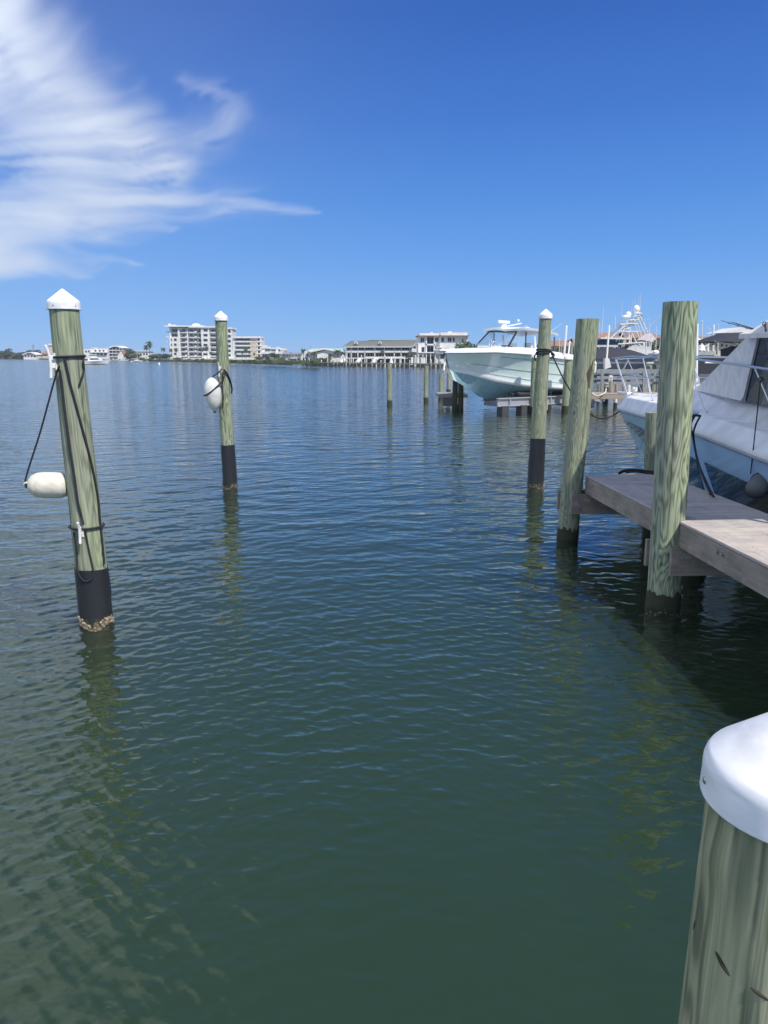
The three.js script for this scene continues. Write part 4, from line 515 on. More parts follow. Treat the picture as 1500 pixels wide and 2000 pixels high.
{ // pointed canopy, dome and arch beside the sport fisher
  const z = -70, t = thing('canopy', 'white pointed canopy with pink edge right of the tower', 'canopy', [P(1275, 670, z).x, 0, z]), l = (px, py, dz = 0) => { const v = P(px, py, z); return V(v.x - t.position.x, v.y, dz); };
  part('canvas', slab([l(1254, 664, 0), l(1272, 651, 0), l(1282, 662, 0), l(1274, 668, 0)], V(0, 0, -1.6)), grime(0.75, 0.68, 0.68, 0.7, 0.5), t); part('pole', [rod(l(1262, 664), l(1262, 705), 0.05), rod(l(1291, 655, 0), l(1287, 700, 0), 0.07), tube([l(1291, 655), l(1294, 652), l(1300, 655)], 0.07, 12, 6)], M.white, t);
  const d = thing('runabout', 'small white boat with a grey nose tent right of the covered boat', 'boat', [P(1283, 700, -44).x, 0, -44]), k = (px, py, dz = 0) => { const v = P(px, py, -44); return V(v.x - d.position.x, v.y, dz); };
  part('tent', slab([k(1268, 700), k(1286, 690), k(1300, 703), k(1268, 703)], V(0, 0, -1.5)), grime(0.16, 0.17, 0.18, 0.7, 0.5), d); part('dome', new THREE.SphereGeometry(0.17, 14, 10).scale(1.1, 0.8, 1).translate(...k(1281, 688).toArray()), M.gel, d); part('hull', slab([k(1264, 704, 0.8), k(1306, 704, 0.8), k(1304, 712, 0.6), k(1270, 712, 0.6)], V(0, 0, -1.8)), M.white, d);
}
{ // boat with dark canopy behind the cruiser
  const z = -30, t = thing('canopy_boat', 'boat with a dark canopy and black side curtains behind the cruiser deckhouse', 'boat', [P(1415, 700, z).x, 0, z]), l = (px, py, dz = 0) => { const v = P(px, py, z); return V(v.x - t.position.x, v.y, dz); };
  const rows = span(0, 1, 12).map((f) => { const px = mix(1364, 1475, f), y = table([[0, 668], [0.2, 659], [0.4, 650.5], [0.8, 649], [1, 655]], f, 1), r = []; for (let k = 0; k <= 10; k++) { const q = k / 10 * 2 - 1, a = l(px, y), b = l(px, 668.5); r.push(V(a.x, mix(a.y, b.y, Math.abs(q) ** 2.2), -q * 1.3)); } return r; });
  part('canopy', skin(rows), M.cover, t); part('canopy_frame', [rod(l(1372, 668, 1.1), l(1412, 676, 1.1), 0.025), bar(l(1413, 668, 0.9), l(1440, 664, 0.9), 0.1, 0.06), bar(l(1413, 674, 0.9), l(1440, 671, 0.9), 0.1, 0.05), rod(l(1440, 664, 1), l(1446, 676, 1), 0.03)], M.white, t);
  part('side_curtain', slab([l(1386, 683, 1), l(1410, 676, 1), l(1475, 674, 1), l(1475, 735, 1), l(1388, 735, 1)], V(0, 0, -0.05)), M.cover, t); part('hull', slab([l(1380, 732, 1.1), l(1480, 732, 1.1), l(1480, 750, 1), l(1392, 750, 1)], V(0, 0, -2.2)), M.white, t); part('rail', rod(l(1350, 708, 1.3), l(1412, 708, 1.3), 0.035), M.white, t);
  const d = thing('boat_lift', 'grey lift beam with a white dome on it beside the dark canopy', 'boat lift', [P(1375, 690, -34).x, 0, -34]), k = (px, py, dz = 0) => { const v = P(px, py, -34); return V(v.x - d.position.x, v.y, dz); };
  part('cradle_beam', [bar(k(1345, 690), k(1393, 690), 0.3, 0.16), bar(k(1345, 694), k(1393, 694), 0.2, 0.1)], grime(0.4, 0.43, 0.44, 0.6, 1), d); part('motor', [new THREE.CylinderGeometry(0.1, 0.17, 0.2, 16).translate(...k(1371, 680).toArray()), new THREE.SphereGeometry(0.1, 12, 8).translate(...k(1371, 677).toArray())], M.gel, d); part('gearbox', [rod(k(1382, 686), k(1382, 672), 0.05), rod(k(1393, 686), k(1393, 674), 0.05), bar(k(1376, 676), k(1384, 675), 0.1, 0.06)], M.white, d);
  const s = thing('covered_boat', 'boat in black covering low behind the pier post and cruiser rail', 'boat', [P(1370, 720, -38).x, 0, -38]), m = (px, py, dz = 0) => { const v = P(px, py, -38); return V(v.x - s.position.x, v.y, dz); }; part('cover', slab([m(1335, 700), m(1420, 696), m(1420, 738), m(1335, 744)], V(0, 0, -2)), M.cover, s); part('hull', slab([m(1335, 742, 0.2), m(1425, 738, 0.2), m(1420, 756, 0.1), m(1340, 758, 0.1)], V(0, 0, -2.2)), M.white, s);
  const w2 = P(1430, 645, -55); const wb = thing('white_awning', 'white awning edge showing above the dark canopy', 'awning', [w2.x, 0, -55]), n = (px, py) => { const v = P(px, py, -55); return V(v.x - w2.x, v.y, 0); }; part('canvas', slab([n(1412, 650), n(1448, 639), n(1470, 640), n(1470, 652)], V(0, 0, -3)), M.white, wb); part('pole', [rod(n(1450, 650), n(1450, 700), 0.06), rod(n(1466, 650), n(1466, 700), 0.06)], M.white, wb);
  const rd = (a, b, c, e, k2) => part('rod', [rod(P(c, e, -15 - k2), P(a, b, -15 - k2), 0.012, 0.006, 6), ...[0.25, 0.5, 0.75].map((f) => new THREE.TorusGeometry(0.016, 0.004, 5, 10).translate(...P(mix(c, a, f), mix(e, b, f) + 0.8, -15 - k2).toArray()))], M.black, fr), fr = thing('fishing_rods', 'pair of black fishing rods slanting out left of the canvas top', 'fishing rods', [0, 0, 0]); rd(1408, 626, 1475, 645, 0); rd(1428, 628.5, 1478, 644, 0.4);
}

{ // masts, poles and moored boats crowded behind the basin
  const mast = (px, y0, y1, z, r, label, m = M.white) => solo('mast', label, 'mast', [rod(P(px, y0, z), P(px + 0.4, y1, z), r, r * 0.6, 6), new THREE.SphereGeometry(r * 1.3, 6, 5).translate(...P(px + 0.4, y1, z).toArray())], m, 'thin masts and poles behind the marina basin');
  [[1092, 662], [1121, 655], [1158, 640], [1170, 628], [1201, 618], [1207, 640], [1259, 622], [1268, 634], [1281, 640], [1296, 648], [1384, 642], [1402, 634], [1441, 628], [1371, 628]].forEach(([px, y], i) => mast(px, 712, y, -75 - (i * 37) % 60, 0.05 + 0.02 * (i % 3), 'thin white mast rising out of the marina behind the pier posts'));
  [[1068, 668], [1074, 672], [1096, 676], [1116, 670], [1128, 672], [1140, 676], [1280, 676], [1288, 682], [1292, 668]].forEach(([px, y], i) => { const v = P(px, 712, -58 - (i * 13) % 30); solo('piling', 'weathered marina piling beyond the mint boat and pier posts', 'piling', [rod(V(v.x, -0.3, v.z), P(px, y, v.z), 0.15, 0.13, 8), new THREE.ConeGeometry(0.16, 0.14, 8).translate(...P(px, y - 0.6, v.z).toArray())], grime(0.33, 0.31, 0.26, 0.9, 1), 'pilings of the far marina berths'); });
}
// air
scene.fog = new THREE.FogExp2(new THREE.Color(0.78, 0.86, 1.0), 0.00022);
// ---------------------------------------------------------------- the far shore
{ const edge = [[-700, 700.5], [0, 701], [120, 702.5], [240, 704.5], [330, 706], [430, 708.5], [520, 711], [600, 713.5], [700, 715.5], [860, 718], [1000, 719.5], [1300, 722], [1500, 723], [1900, 724]].map(([a, b]) => Y(a, b, 0));
  const sh = new THREE.Shape(); edge.forEach((v, i) => (i ? sh.lineTo(v.x, -v.z) : sh.moveTo(v.x, -v.z))); sh.lineTo(900, 1600); sh.lineTo(-1500, 1600);
  const g = new THREE.ExtrudeGeometry(sh, { depth: 1.5, bevelEnabled: false }).rotateX(-Math.PI / 2).translate(0, -0.8, 0); struct('shore', g, grime(0.12, 0.13, 0.07, 0.95, 0.05)); }
// trees: a palm and three broad-crowned ones, each one unit tall
function fan(N, rx, ry, y0, seed, s) { const R = rng(seed), pos = []; const lumps = span(0, 8, 9).map(() => [(R() - 0.5) * rx * 1.3, y0 + (R() - 0.5) * ry * 1.2, (R() - 0.5) * rx * 1.3, 0.35 + 0.35 * R()]);
  for (let i = 0; i < N; i++) { const L = lumps[i % lumps.length], d = V(R() - 0.5, R() - 0.5, R() - 0.5).normalize().multiplyScalar(L[3] * (0.55 + 0.45 * R())), c = V(L[0] + d.x * rx, L[1] + d.y * ry, L[2] + d.z * rx), a = V(R() - 0.5, R() - 0.5, R() - 0.5).normalize().multiplyScalar(s), b = a.clone().cross(V(R() - 0.5, R() - 0.5, R() - 0.5)).normalize().multiplyScalar(s * 0.7); for (const [u, v] of [[-1, -1], [1, -1], [1, 1], [-1, -1], [1, 1], [-1, 1]]) pos.push(c.x + a.x * u + b.x * v, c.y + a.y * u + b.y * v, c.z + a.z * u + b.z * v); }
  const g = new THREE.BufferGeometry(); g.setAttribute('position', new THREE.Float32BufferAttribute(pos, 3)); g.computeVertexNormals(); return g; }
const leafM = [std(0.08, 0.11, 0.05, 0.8), std(0.105, 0.14, 0.065, 0.8), std(0.07, 0.10, 0.055, 0.8)], barkM = std(0.2, 0.17, 0.13, 0.9);
const protoTree = [0, 1, 2].map((k) => ({ crown: fan(900, [0.55, 0.75, 0.42][k], [0.42, 0.34, 0.5][k], [0.6, 0.55, 0.55][k], 41 + k, 0.045), trunk: merge([rod(V(0, 0, 0), V(0.02, 0.5, 0), 0.035, 0.02, 6), rod(V(0.02, 0.35, 0), V(0.2, 0.6, 0.05), 0.018, 0.01, 5), rod(V(0.02, 0.4, 0), V(-0.17, 0.65, 0.02), 0.018, 0.01, 5)]), mat: leafM[k] }));
const palmCrown = (() => { const R = rng(8), pos = []; for (let i = 0; i < 22; i++) { const a = i * 2.4 + R(), el = 0.9 - 1.7 * (i / 22), L = 0.3 + 0.06 * R(); let p = V(0, 0.86, 0), dir = V(Math.cos(a) * Math.cos(el), Math.sin(el), Math.sin(a) * Math.cos(el)); const sd = V(-Math.sin(a), 0, Math.cos(a)); for (let k = 0; k < 5; k++) { const q = p.clone().addScaledVector(dir, L / 5), w0 = 0.055 * Math.sin((k + 0.3) / 5.3 * Math.PI), w1 = 0.055 * Math.sin((k + 1.3) / 5.3 * Math.PI); for (const s of [1, -1]) { const A = p.clone().addScaledVector(sd, w0 * s).add(V(0, -w0 * 0.6, 0)), B = q.clone().addScaledVector(sd, w1 * s).add(V(0, -w1 * 0.6, 0)); pos.push(...p.toArray(), ...q.toArray(), ...B.toArray(), ...p.toArray(), ...B.toArray(), ...A.toArray()); } p = q; dir.y -= 0.28; dir.normalize(); } } const g = new THREE.BufferGeometry(); g.setAttribute('position', new THREE.Float32BufferAttribute(pos, 3)); g.computeVertexNormals(); return g; })();
const palmTrunk = tube([V(0, 0, 0), V(0.015, 0.3, 0), V(0.0, 0.6, 0.01), V(0, 0.87, 0)], 0.018, 12, 7);
function tree(px, yb, yt, z, kind, label, group, wide = 1) { const b = P(px, yb, z), h = P(px, yt, z).y - Math.max(b.y, 0.6), t = thing(kind < 0 ? 'palm_tree' : 'tree', label, kind < 0 ? 'palm' : 'tree', [b.x, Math.max(b.y, 0.6), z], px * 1.7, group); t.scale.set(h * wide, h, h * wide); if (kind < 0) { part('trunk', palmTrunk, barkM, t); part('crown', palmCrown, leafM[2], t); } else { part('trunk', protoTree[kind].trunk, barkM, t); part('crown', protoTree[kind].crown, protoTree[kind].mat, t); } return t; }

// buildings are laid out as upright rectangles on a front plane at depth z
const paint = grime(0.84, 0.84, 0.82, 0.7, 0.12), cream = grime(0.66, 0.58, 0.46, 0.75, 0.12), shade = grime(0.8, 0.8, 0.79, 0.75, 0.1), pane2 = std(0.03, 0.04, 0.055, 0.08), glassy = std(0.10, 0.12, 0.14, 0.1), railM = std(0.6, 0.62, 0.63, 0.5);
const seaM = grime(0.24, 0.36, 0.31, 0.6, 0.1), greyRoof = grime(0.17, 0.18, 0.165, 0.85, 0.15), terra = grime(0.36, 0.19, 0.12, 0.85, 0.2), slate = grime(0.25, 0.26, 0.28, 0.85, 0.2);
function building(name, label, z, px) { const t = thing(name, label, 'building', [P(px, 700, z).x, 0, z]); const X = t.position.x;
  const k = { t, at: (a, b, dz = 0) => { const v = P(a, b, z); return V(v.x - X, v.y, dz); }, rect: (a, b, c, d, dep, dz = 0) => { const p = P(a, (b + d) / 2, z), q = P(c, (b + d) / 2, z), y0 = Math.max(-0.3, P(a, d, z).y), y1 = P(a, b, z).y; return box(q.x - p.x, y1 - y0, dep, (p.x + q.x) / 2 - X, (y0 + y1) / 2, dz - dep / 2); } };
  k.put = (n, m, a, b, c, d, dep, dz = 0, par) => part(n, k.rect(a, b, c, d, dep, dz), m, par ?? t);
  k.win = (a, b, c, d, dz = 0.06, m = pane2) => { const f = k.put('window', m, a, b, c, d, 0.1, dz); return f; };
  k.poly = (n, m, pts, dep, dz = 0) => part(n, slab(pts.map(([a, b]) => k.at(a, b, dz)), V(0, 0, -dep)), m, t);
  k.roof = (n, m, pts, depths) => part(n, skin([[k.at(pts[0][0], pts[0][1], depths[0]), k.at(pts[1][0], pts[1][1], depths[0])], [k.at(pts[3][0], pts[3][1], depths[1]), k.at(pts[2][0], pts[2][1], depths[1])], [k.at(pts[0][0], pts[0][1], depths[1] * 2 - depths[0]), k.at(pts[1][0], pts[1][1], depths[1] * 2 - depths[0])]].map((r) => r.reverse())), m, t);
  return k; }
{ // tall apartment block (coordinates read on an enlargement of the photo)
  const b = building('apartment_building', 'tall white seven storey apartment block with balconies behind the far left piling', -430, 390), c = (x, y) => [260 + x / 5.357, 610 + y / 5.357], R4 = (n, m, x0, y0, x1, y1, d, z, par) => b.put(n, m, ...c(x0, y0), ...c(x1, y1), d, z, par);
  R4('wall', shade, 392, 158, 1030, 520, 12, -2.6); R4('wall', paint, 385, 256, 478, 500, 4, 0.2); R4('wall', paint, 476, 190, 496, 500, 4, 0.4); R4('wall', paint, 386, 155, 400, 500, 10, -0.2); R4('wall', paint, 716, 156, 803, 500, 4, 0.3); R4('wall', paint, 985, 172, 1036, 500, 4, 0.3); R4('wall', paint, 566, 165, 578, 490, 2, -0.1);
  R4('roof', paint, 336, 138, 586, 152, 14, 1.6); R4('roof', paint, 580, 146, 880, 160, 14, 1.0); R4('roof', paint, 880, 160, 1036, 174, 14, 0.6); { const v = b.at(...c(632, 148), -6); part('penthouse', new THREE.SphereGeometry(3.1, 20, 12, 0, 6.29, 0, 1.6).scale(1, 0.75, 1).translate(v.x, v.y - 0.4, -6), paint, b.t); } R4('parapet', paint, 366, 118, 386, 140, 1.5, 0); R4('parapet', paint, 386, 130, 440, 140, 3, 0); R4('plant_room', shade, 690, 134, 720, 148, 4, -5);
  const fl = [165, 218, 270, 322, 372, 420, 468];
  for (let i = 0; i < 6; i++) { const y = fl[i] + 4, y2 = fl[i + 1];
    for (const [x0, x1] of [[500, 566], [580, 664]]) { R4('balcony', paint, x0 - 4, y2 - 12, x1, y2 - 3, 2.6, 0); R4('railing', railM, x0 - 4, y2 - 24, x1, y2 - 13, 0.1, -0.05).material = glassy; for (let k = 0; k < 2; k++) b.win(...c(mix(x0, x1, k * 0.5 + 0.06), y + 6), ...c(mix(x0, x1, k * 0.5 + 0.44), y2 - 13), -2.5); R4('balcony_wall', paint, x1 - 20, y2 - 24, x1, y2 - 8, 0.3, 0.05); }
    b.win(...c(672, y + 4), ...c(708, y2 - 16), -2.5); R4('balcony', shade, 666, y2 - 12, 714, y2 - 4, 1.6, -0.8);
    b.win(...c(738, y + 4), ...c(780, y2 - 18), 0.36); b.win(...c(994, y + 14), ...c(1022, y2 - 6), 0.36);
    b.win(...c(808, y + 10), ...c(868, y2 - 14), -2.5); R4('balcony', paint, 804, y2 - 14, 882, y2 - 4, 2.6, 0); b.win(...c(884, y + 10), ...c(975, y2 - 14), -2.5); R4('balcony', paint, 884, y2 - 14, 984, y2 - 4, 2.6, 0);
    if (i < 2) for (const x of [408, 436]) b.win(...c(x - 10, y + 2), ...c(x + 14, y2 - 12), -2.5); else { b.win(...c(398, y + 2), ...c(408, y2 - 22), 0.28); b.win(...c(430, y), ...c(456, y2 - 22), 0.28); }
    if (i < 4) R4('balcony', paint, 334 + i * 4, y2 - 20, 388, y2 - 10, 3, -1); }
  R4('base', shade, 500, 478, 1100, 506, 5, 2); R4('terrace_wall', cream, 640, 490, 1050, 522, 1, 9); }
{ const b = building('apartment_building', 'lower cream five storey apartment block, right of the tall white one', -400, 482), c = (x, y) => [260 + x / 5.357, 610 + y / 5.357], R4 = (n, m, x0, y0, x1, y1, d, z) => b.put(n, m, ...c(x0, y0), ...c(x1, y1), d, z);
  R4('wall', shade, 1050, 262, 1330, 540, 14, -2.4); R4('wall', cream, 1226, 270, 1300, 520, 3, 0); R4('roof', paint, 1042, 252, 1332, 270, 15, 0.8); R4('wall', paint, 1048, 270, 1070, 500, 3, 0);
  const fl = [270, 318, 360, 404, 446, 490]; for (let i = 0; i < 5; i++) { R4('balcony', paint, 1066, fl[i + 1] - 18, 1228, fl[i + 1] - 4, 2.6, 0.3); R4('railing', glassy, 1070, fl[i + 1] - 28, 1226, fl[i + 1] - 18, 0.1, 0.2); for (const [x0, x1] of [[1076, 1108], [1114, 1146], [1152, 1184], [1188, 1220]]) b.win(...c(x0, fl[i] + 8), ...c(x1, fl[i + 1] - 18), -2.3); R4('balcony', paint, 1298, fl[i + 1] - 20, 1338, fl[i + 1] - 6, 2.6, 0.3); b.win(...c(1302, fl[i] + 6), ...c(1318, fl[i + 1] - 20), -2.3); R4('floor_band', paint, 1228, fl[i + 1] - 6, 1300, fl[i + 1] - 2, 0.2, 0.15); }
  R4('wall', paint, 1296, 262, 1304, 510, 3, 0.1); R4('wall', paint, 1328, 262, 1334, 520, 5, 0); R4('terrace_wall', paint, 1050, 484, 1345, 496, 2, 5); for (let k = 0; k < 8; k++) R4('terrace_post', paint, 1070 + k * 34, 496, 1078 + k * 34, 524, 0.5, 5); }
{ const c = (x, y) => [480 + x / 6.818, 630 + y / 6.818];
  const b = building('white_house', 'white flat-roofed houses with dark window bands right of the cream block', -390, 530), R4 = (n, m, x0, y0, x1, y1, d, z, par) => b.put(n, m, ...c(x0, y0), ...c(x1, y1), d, z, par);
  R4('wall', paint, 212, 340, 470, 480, 12, -0.5); R4('stair_tower', paint, 215, 300, 262, 345, 5, 0); R4('stair_tower', paint, 272, 318, 310, 345, 5, 0); R4('stair_tower', paint, 400, 325, 430, 420, 5, 0.2); R4('parapet', paint, 318, 335, 352, 350, 5, 0); R4('wing', paint, 456, 346, 532, 372, 8, 0.4); b.poly('gable', paint, [c(470, 370), c(530, 350), c(530, 372), c(470, 430)], 6, 0.2);
  for (const [x0, x1] of [[256, 326], [340, 400], [430, 460]]) b.win(...c(x0, 354), ...c(x1, 382), -0.3, glassy); R4('terrace', paint, 212, 386, 470, 416, 4, 1.2); for (const x of [225, 250, 275]) b.win(...c(x, 430), ...c(x + 16, 462), -0.3);
  const d = building('beach_house', 'low house with two grey hipped roofs, between the white houses and the palms', -330, 580), D4 = (n, m, x0, y0, x1, y1, dd, z) => d.put(n, m, ...c(x0, y0), ...c(x1, y1), dd, z);
  D4('wall', paint, 480, 418, 760, 560, 10, 0); d.roof('roof', slate, [c(470, 420), c(620, 420), c(560, 390), c(485, 385)], [1, -5]); d.roof('roof', slate, [c(600, 418), c(760, 418), c(720, 396), c(620, 398)], [1.2, -5]); for (let k = 0; k < 6; k++) d.win(...c(500 + k * 40, 436), ...c(520 + k * 40, 450), 0.1, glassy); D4('veranda', shade, 600, 470, 690, 480, 3, 3); for (let k = 0; k < 3; k++) D4('post', paint, 602 + k * 38, 480, 610 + k * 38, 540, 0.4, 2.6); d.win(...c(620, 490), ...c(680, 530), 0.1);
  const e = building('boat_house', 'building with pale sea-green roof and large white gable behind palms', -240, 645), E4 = (n, m, x0, y0, x1, y1, dd, z) => e.put(n, m, ...c(x0, y0), ...c(x1, y1), dd, z);
  E4('wall', paint, 830, 372, 1290, 560, 12, -0.5); e.roof('roof', grime(0.42, 0.62, 0.52, 0.6, 0.1), [c(820, 384), c(1300, 384), c(1285, 342), c(842, 342)], [0.6, -6]); e.poly('gable', paint, [c(960, 400), c(1070, 366), c(1180, 376), c(1160, 420), c(990, 520), c(960, 520)], 5, 2.4); e.poly('gable_roof', paint, [c(860, 388), c(1050, 340), c(1190, 372), c(1180, 384), c(1060, 360), c(870, 398)], 6, 3); E4('chimney', slate, 846, 316, 854, 345, 0.4, -3); E4('wall', paint, 780, 380, 860, 540, 6, -1); for (const x of [760, 800, 840]) e.win(...c(x, 470), ...c(x + 22, 510), 0.2); e.win(...c(1000, 470), ...c(1040, 500), 2.6); }
{ // long grey-roofed waterside building and its white three-storey neighbour
  const c = (x, y) => [640 + x / 5, 630 + y / 5], b = building('waterside_house', 'long two storey building with big grey hipped roof and white verandas', -205, 742), R4 = (n, m, x0, y0, x1, y1, d, z, par) => b.put(n, m, ...c(x0, y0), ...c(x1, y1), d, z, par);
  R4('wall', grime(0.5, 0.52, 0.5, 0.8, 0.2), 180, 236, 880, 420, 12, -1.6); b.roof('roof', greyRoof, [c(143, 240), c(890, 240), c(875, 166), c(214, 174)], [1.6, -6.5]); b.roof('upper_roof', seaM, [c(390, 170), c(890, 168), c(885, 150), c(400, 152)], [-6, -10]);
  for (const x of [276, 512]) { const d = R4('dormer', paint, x - 14, 186, x + 14, 212, 2.5, 0.2); b.put('window', glassy, ...c(x - 7, 192), ...c(x + 7, 206), 0.1, 0.28, d); }
  b.poly('gable', paint, [c(818, 235), c(880, 192), c(884, 292), c(818, 286)], 4, 2.2); b.win(...c(838, 236), ...c(860, 250), 2.3); b.poly('gable_trim', railM, [c(812, 240), c(878, 188), c(884, 194), c(818, 244)], 4.6, 2.5); 
  for (let i = 0; i < 22; i++) { const x = 190 + i * 28.5; if (x > 800) break; b.win(...c(x, 246), ...c(x + 15, 274), -1.5); b.win(...c(x + 2, 300), ...c(x + 17, 334), -1.5); }
  R4('veranda', paint, 172, 284, 820, 293, 2.8, 1.1); R4('railing', railM, 172, 268, 820, 284, 0.08, 1.05).material = paint; R4('veranda', paint, 180, 344, 880, 352, 2.8, 1.2); R4('eave', paint, 160, 236, 820, 243, 1, 1.6);
  for (const x of [190, 232, 296, 364, 460, 554, 650, 716, 800, 860]) R4('post', paint, x - 4, 244, x + 4, 410, 0.4, 1.1); for (let k = 0; k < 9; k++) b.win(...c(200 + k * 72, 362), ...c(246 + k * 72, 398), -1.5, k % 2 ? pane2 : glassy); R4('railing', railM, 360, 332, 880, 345, 0.08, 1.15).material = shade;
  const st = (x0, y0, x1, y1) => part('stair', [bar(b.at(...c(x0, y0), 2.2), b.at(...c(x1, y1), 3.6), 1.3, 0.25)], paint, b.t); st(170, 350, 130, 405); st(330, 345, 290, 390); st(480, 348, 440, 392);
  const w = building('white_villa', 'white three storey villa with tiled roof edge and tall central bay', -190, 865), W4 = (n, m, x0, y0, x1, y1, d, z, par) => w.put(n, m, ...c(x0, y0), ...c(x1, y1), d, z, par);
  W4('wall', paint, 884, 132, 962, 430, 10, 0); W4('wall', paint, 1044, 132, 1100, 430, 10, 0); W4('wall', shade, 960, 132, 1046, 430, 8, -1.4); W4('wall', paint, 1092, 132, 1366, 300, 10, 0.8); W4('wall', paint, 1092, 290, 1366, 430, 10, 0.4);
  W4('roof', terra, 874, 126, 1098, 134, 11.5, 0.9); W4('roof', terra, 1096, 126, 1376, 134, 11.5, 1.7); W4('parapet', paint, 898, 104, 1094, 126, 9, 0); W4('parapet', paint, 1100, 98, 1362, 126, 9, 0.8); W4('chimney', paint, 1178, 86, 1216, 104, 2, -1); W4('roof_unit', shade, 1010, 92, 1030, 106, 1, -2);
  for (const [x0, y0, x1, y1, z] of [[908, 150, 922, 190, 0.1], [926, 150, 941, 190, 0.1], [1050, 150, 1064, 188, 0.1], [1068, 150, 1082, 188, 0.1], [1108, 148, 1130, 188, 0.9], [1170, 148, 1184, 186, 0.9], [1188, 148, 1204, 186, 0.9], [1220, 148, 1236, 186, 0.9], [1310, 160, 1320, 194, 0.9], [972, 148, 1002, 210, -1.3], [1006, 148, 1036, 210, -1.3], [972, 230, 1002, 288, -1.3], [1006, 230, 1036, 288, -1.3], [918, 240, 944, 290, 0.1], [1100, 310, 1136, 350, 0.5]]) w.win(...c(x0, y0), ...c(x1, y1), z);
  for (const x of [964, 1040]) W4('column', paint, x - 5, 134, x + 5, 295, 0.5, 0.3); W4('balcony', paint, 958, 208, 1046, 222, 1.8, 0.3); W4('balcony', paint, 880, 288, 1060, 298, 3, 2.2); for (const x of [884, 925, 960, 1000, 1044]) W4('post', paint, x - 4, 298, x + 4, 415, 0.35, 2); W4('awning', shade, 1060, 240, 1110, 250, 3, 3); for (let k = 0; k < 3; k++) w.win(...c(896 + k * 50, 330), ...c(932 + k * 50, 380), 0.1); }
{ // left part of the far shore
  const c = (x, y) => [x / 5.357, 620 + y / 5.357];
  const a = building('white_house', 'white two storey house with square windows right of the left near piling', -480, 190), A4 = (n, m, x0, y0, x1, y1, d, z) => a.put(n, m, ...c(x0, y0), ...c(x1, y1), d, z); A4('wall', paint, 950, 325, 1130, 440, 12, 0); A4('wall', shade, 862, 330, 950, 440, 10, -2); A4('parapet', paint, 960, 316, 990, 328, 4, 0); for (const x of [990, 1036, 1074]) a.win(...c(x, 340), ...c(x + 18, 358)); for (const x of [970, 1010, 1050, 1090]) a.win(...c(x, 372), ...c(x + 24, 395)); A4('balcony', paint, 950, 362, 1130, 368, 2, 1.5); a.win(...c(880, 345), ...c(895, 365), -1.9); a.win(...c(910, 345), ...c(925, 365), -1.9);
  const d = building('arched_house', 'white house with broad arched roof near the sailboat', -460, 224), D4 = (n, m, x0, y0, x1, y1, dd, z) => d.put(n, m, ...c(x0, y0), ...c(x1, y1), dd, z); { const pts = []; for (let i = 0; i <= 12; i++) { const f = i / 12; pts.push(c(mix(1128, 1290, f), 332 - 36 * Math.sin(Math.PI * (0.12 + 0.76 * f)))); } for (let i = 12; i >= 0; i--) { const f = i / 12; pts.push(c(mix(1134, 1284, f), 342 - 36 * Math.sin(Math.PI * (0.12 + 0.76 * f)))); } d.poly('roof', paint, pts, 12, 1); } D4('wall', shade, 1134, 322, 1280, 440, 8, -1); for (const y of [340, 372, 404]) { D4('balcony', paint, 1130, y, 1284, y + 7, 2.4, 0.8); for (let k = 0; k < 4; k++) d.win(...c(1142 + k * 36, y - 22), ...c(1166 + k * 36, y - 3), -0.9); } 
  d.poly('gable', terra, [c(1236, 400), c(1275, 340), c(1312, 400)], 5, 2); d.poly('gable', paint, [c(1244, 402), c(1275, 356), c(1304, 402), c(1304, 440), c(1244, 440)], 5, 2.2);
  const e = building('white_house', 'long low white house left of the lone tall palm', -470, 272), E4 = (n, m, x0, y0, x1, y1, dd, z) => e.put(n, m, ...c(x0, y0), ...c(x1, y1), dd, z); E4('wall', paint, 1420, 355, 1560, 440, 9, 0); E4('roof', shade, 1414, 348, 1566, 356, 10, 0.5); for (let k = 0; k < 4; k++) e.win(...c(1434 + k * 32, 374), ...c(1452 + k * 32, 394));
  const f = building('flat_house', 'low grey-roofed house beside the palm, left of the tall block', -440, 300), F4 = (n, m, x0, y0, x1, y1, dd, z) => f.put(n, m, ...c(x0, y0), ...c(x1, y1), dd, z); F4('wall', paint, 1560, 400, 1700, 470, 9, 0); F4('roof', greyRoof, 1600, 385, 1704, 398, 9, 0.6); for (let k = 0; k < 4; k++) f.win(...c(1610 + k * 24, 402), ...c(1626 + k * 24, 418)); F4('stair_tower', paint, 1552, 376, 1580, 440, 4, 1);
  const r = building('red_roofed_house', 'red-roofed houses behind the upper cleat of the left near piling', -560, 96), G4 = (n, m, x0, y0, x1, y1, dd, z) => r.put(n, m, ...c(x0, y0), ...c(x1, y1), dd, z); G4('wall', cream, 440, 372, 560, 430, 10, 0); r.roof('roof', terra, [c(425, 378), c(560, 378), c(540, 346), c(445, 346)], [1, -6]); G4('tower', cream, 515, 290, 560, 400, 6, 1); G4('tower_roof', paint, 512, 276, 562, 292, 7, 1.6); for (let k = 0; k < 4; k++) r.win(...c(450 + k * 18, 388), ...c(460 + k * 18, 402));
  const s = building('boat_shed', 'white shed with long arched roof on the left shore', -560, 58), S4 = (n, m, x0, y0, x1, y1, dd, z) => s.put(n, m, ...c(x0, y0), ...c(x1, y1), dd, z); { const pts = []; for (let i = 0; i <= 10; i++) { const g = i / 10; pts.push(c(mix(238, 390, g), 392 - 28 * Math.sin(Math.PI * g * 0.9 + 0.2))); } for (let i = 10; i >= 0; i--) { const g = i / 10; pts.push(c(mix(242, 386, g), 400 - 28 * Math.sin(Math.PI * g * 0.9 + 0.2))); } s.poly('roof', paint, pts, 10, 1); } S4('wall', shade, 246, 386, 384, 440, 8, 0); for (let k = 0; k < 4; k++) s.win(...c(258 + k * 32, 396), ...c(276 + k * 32, 415));
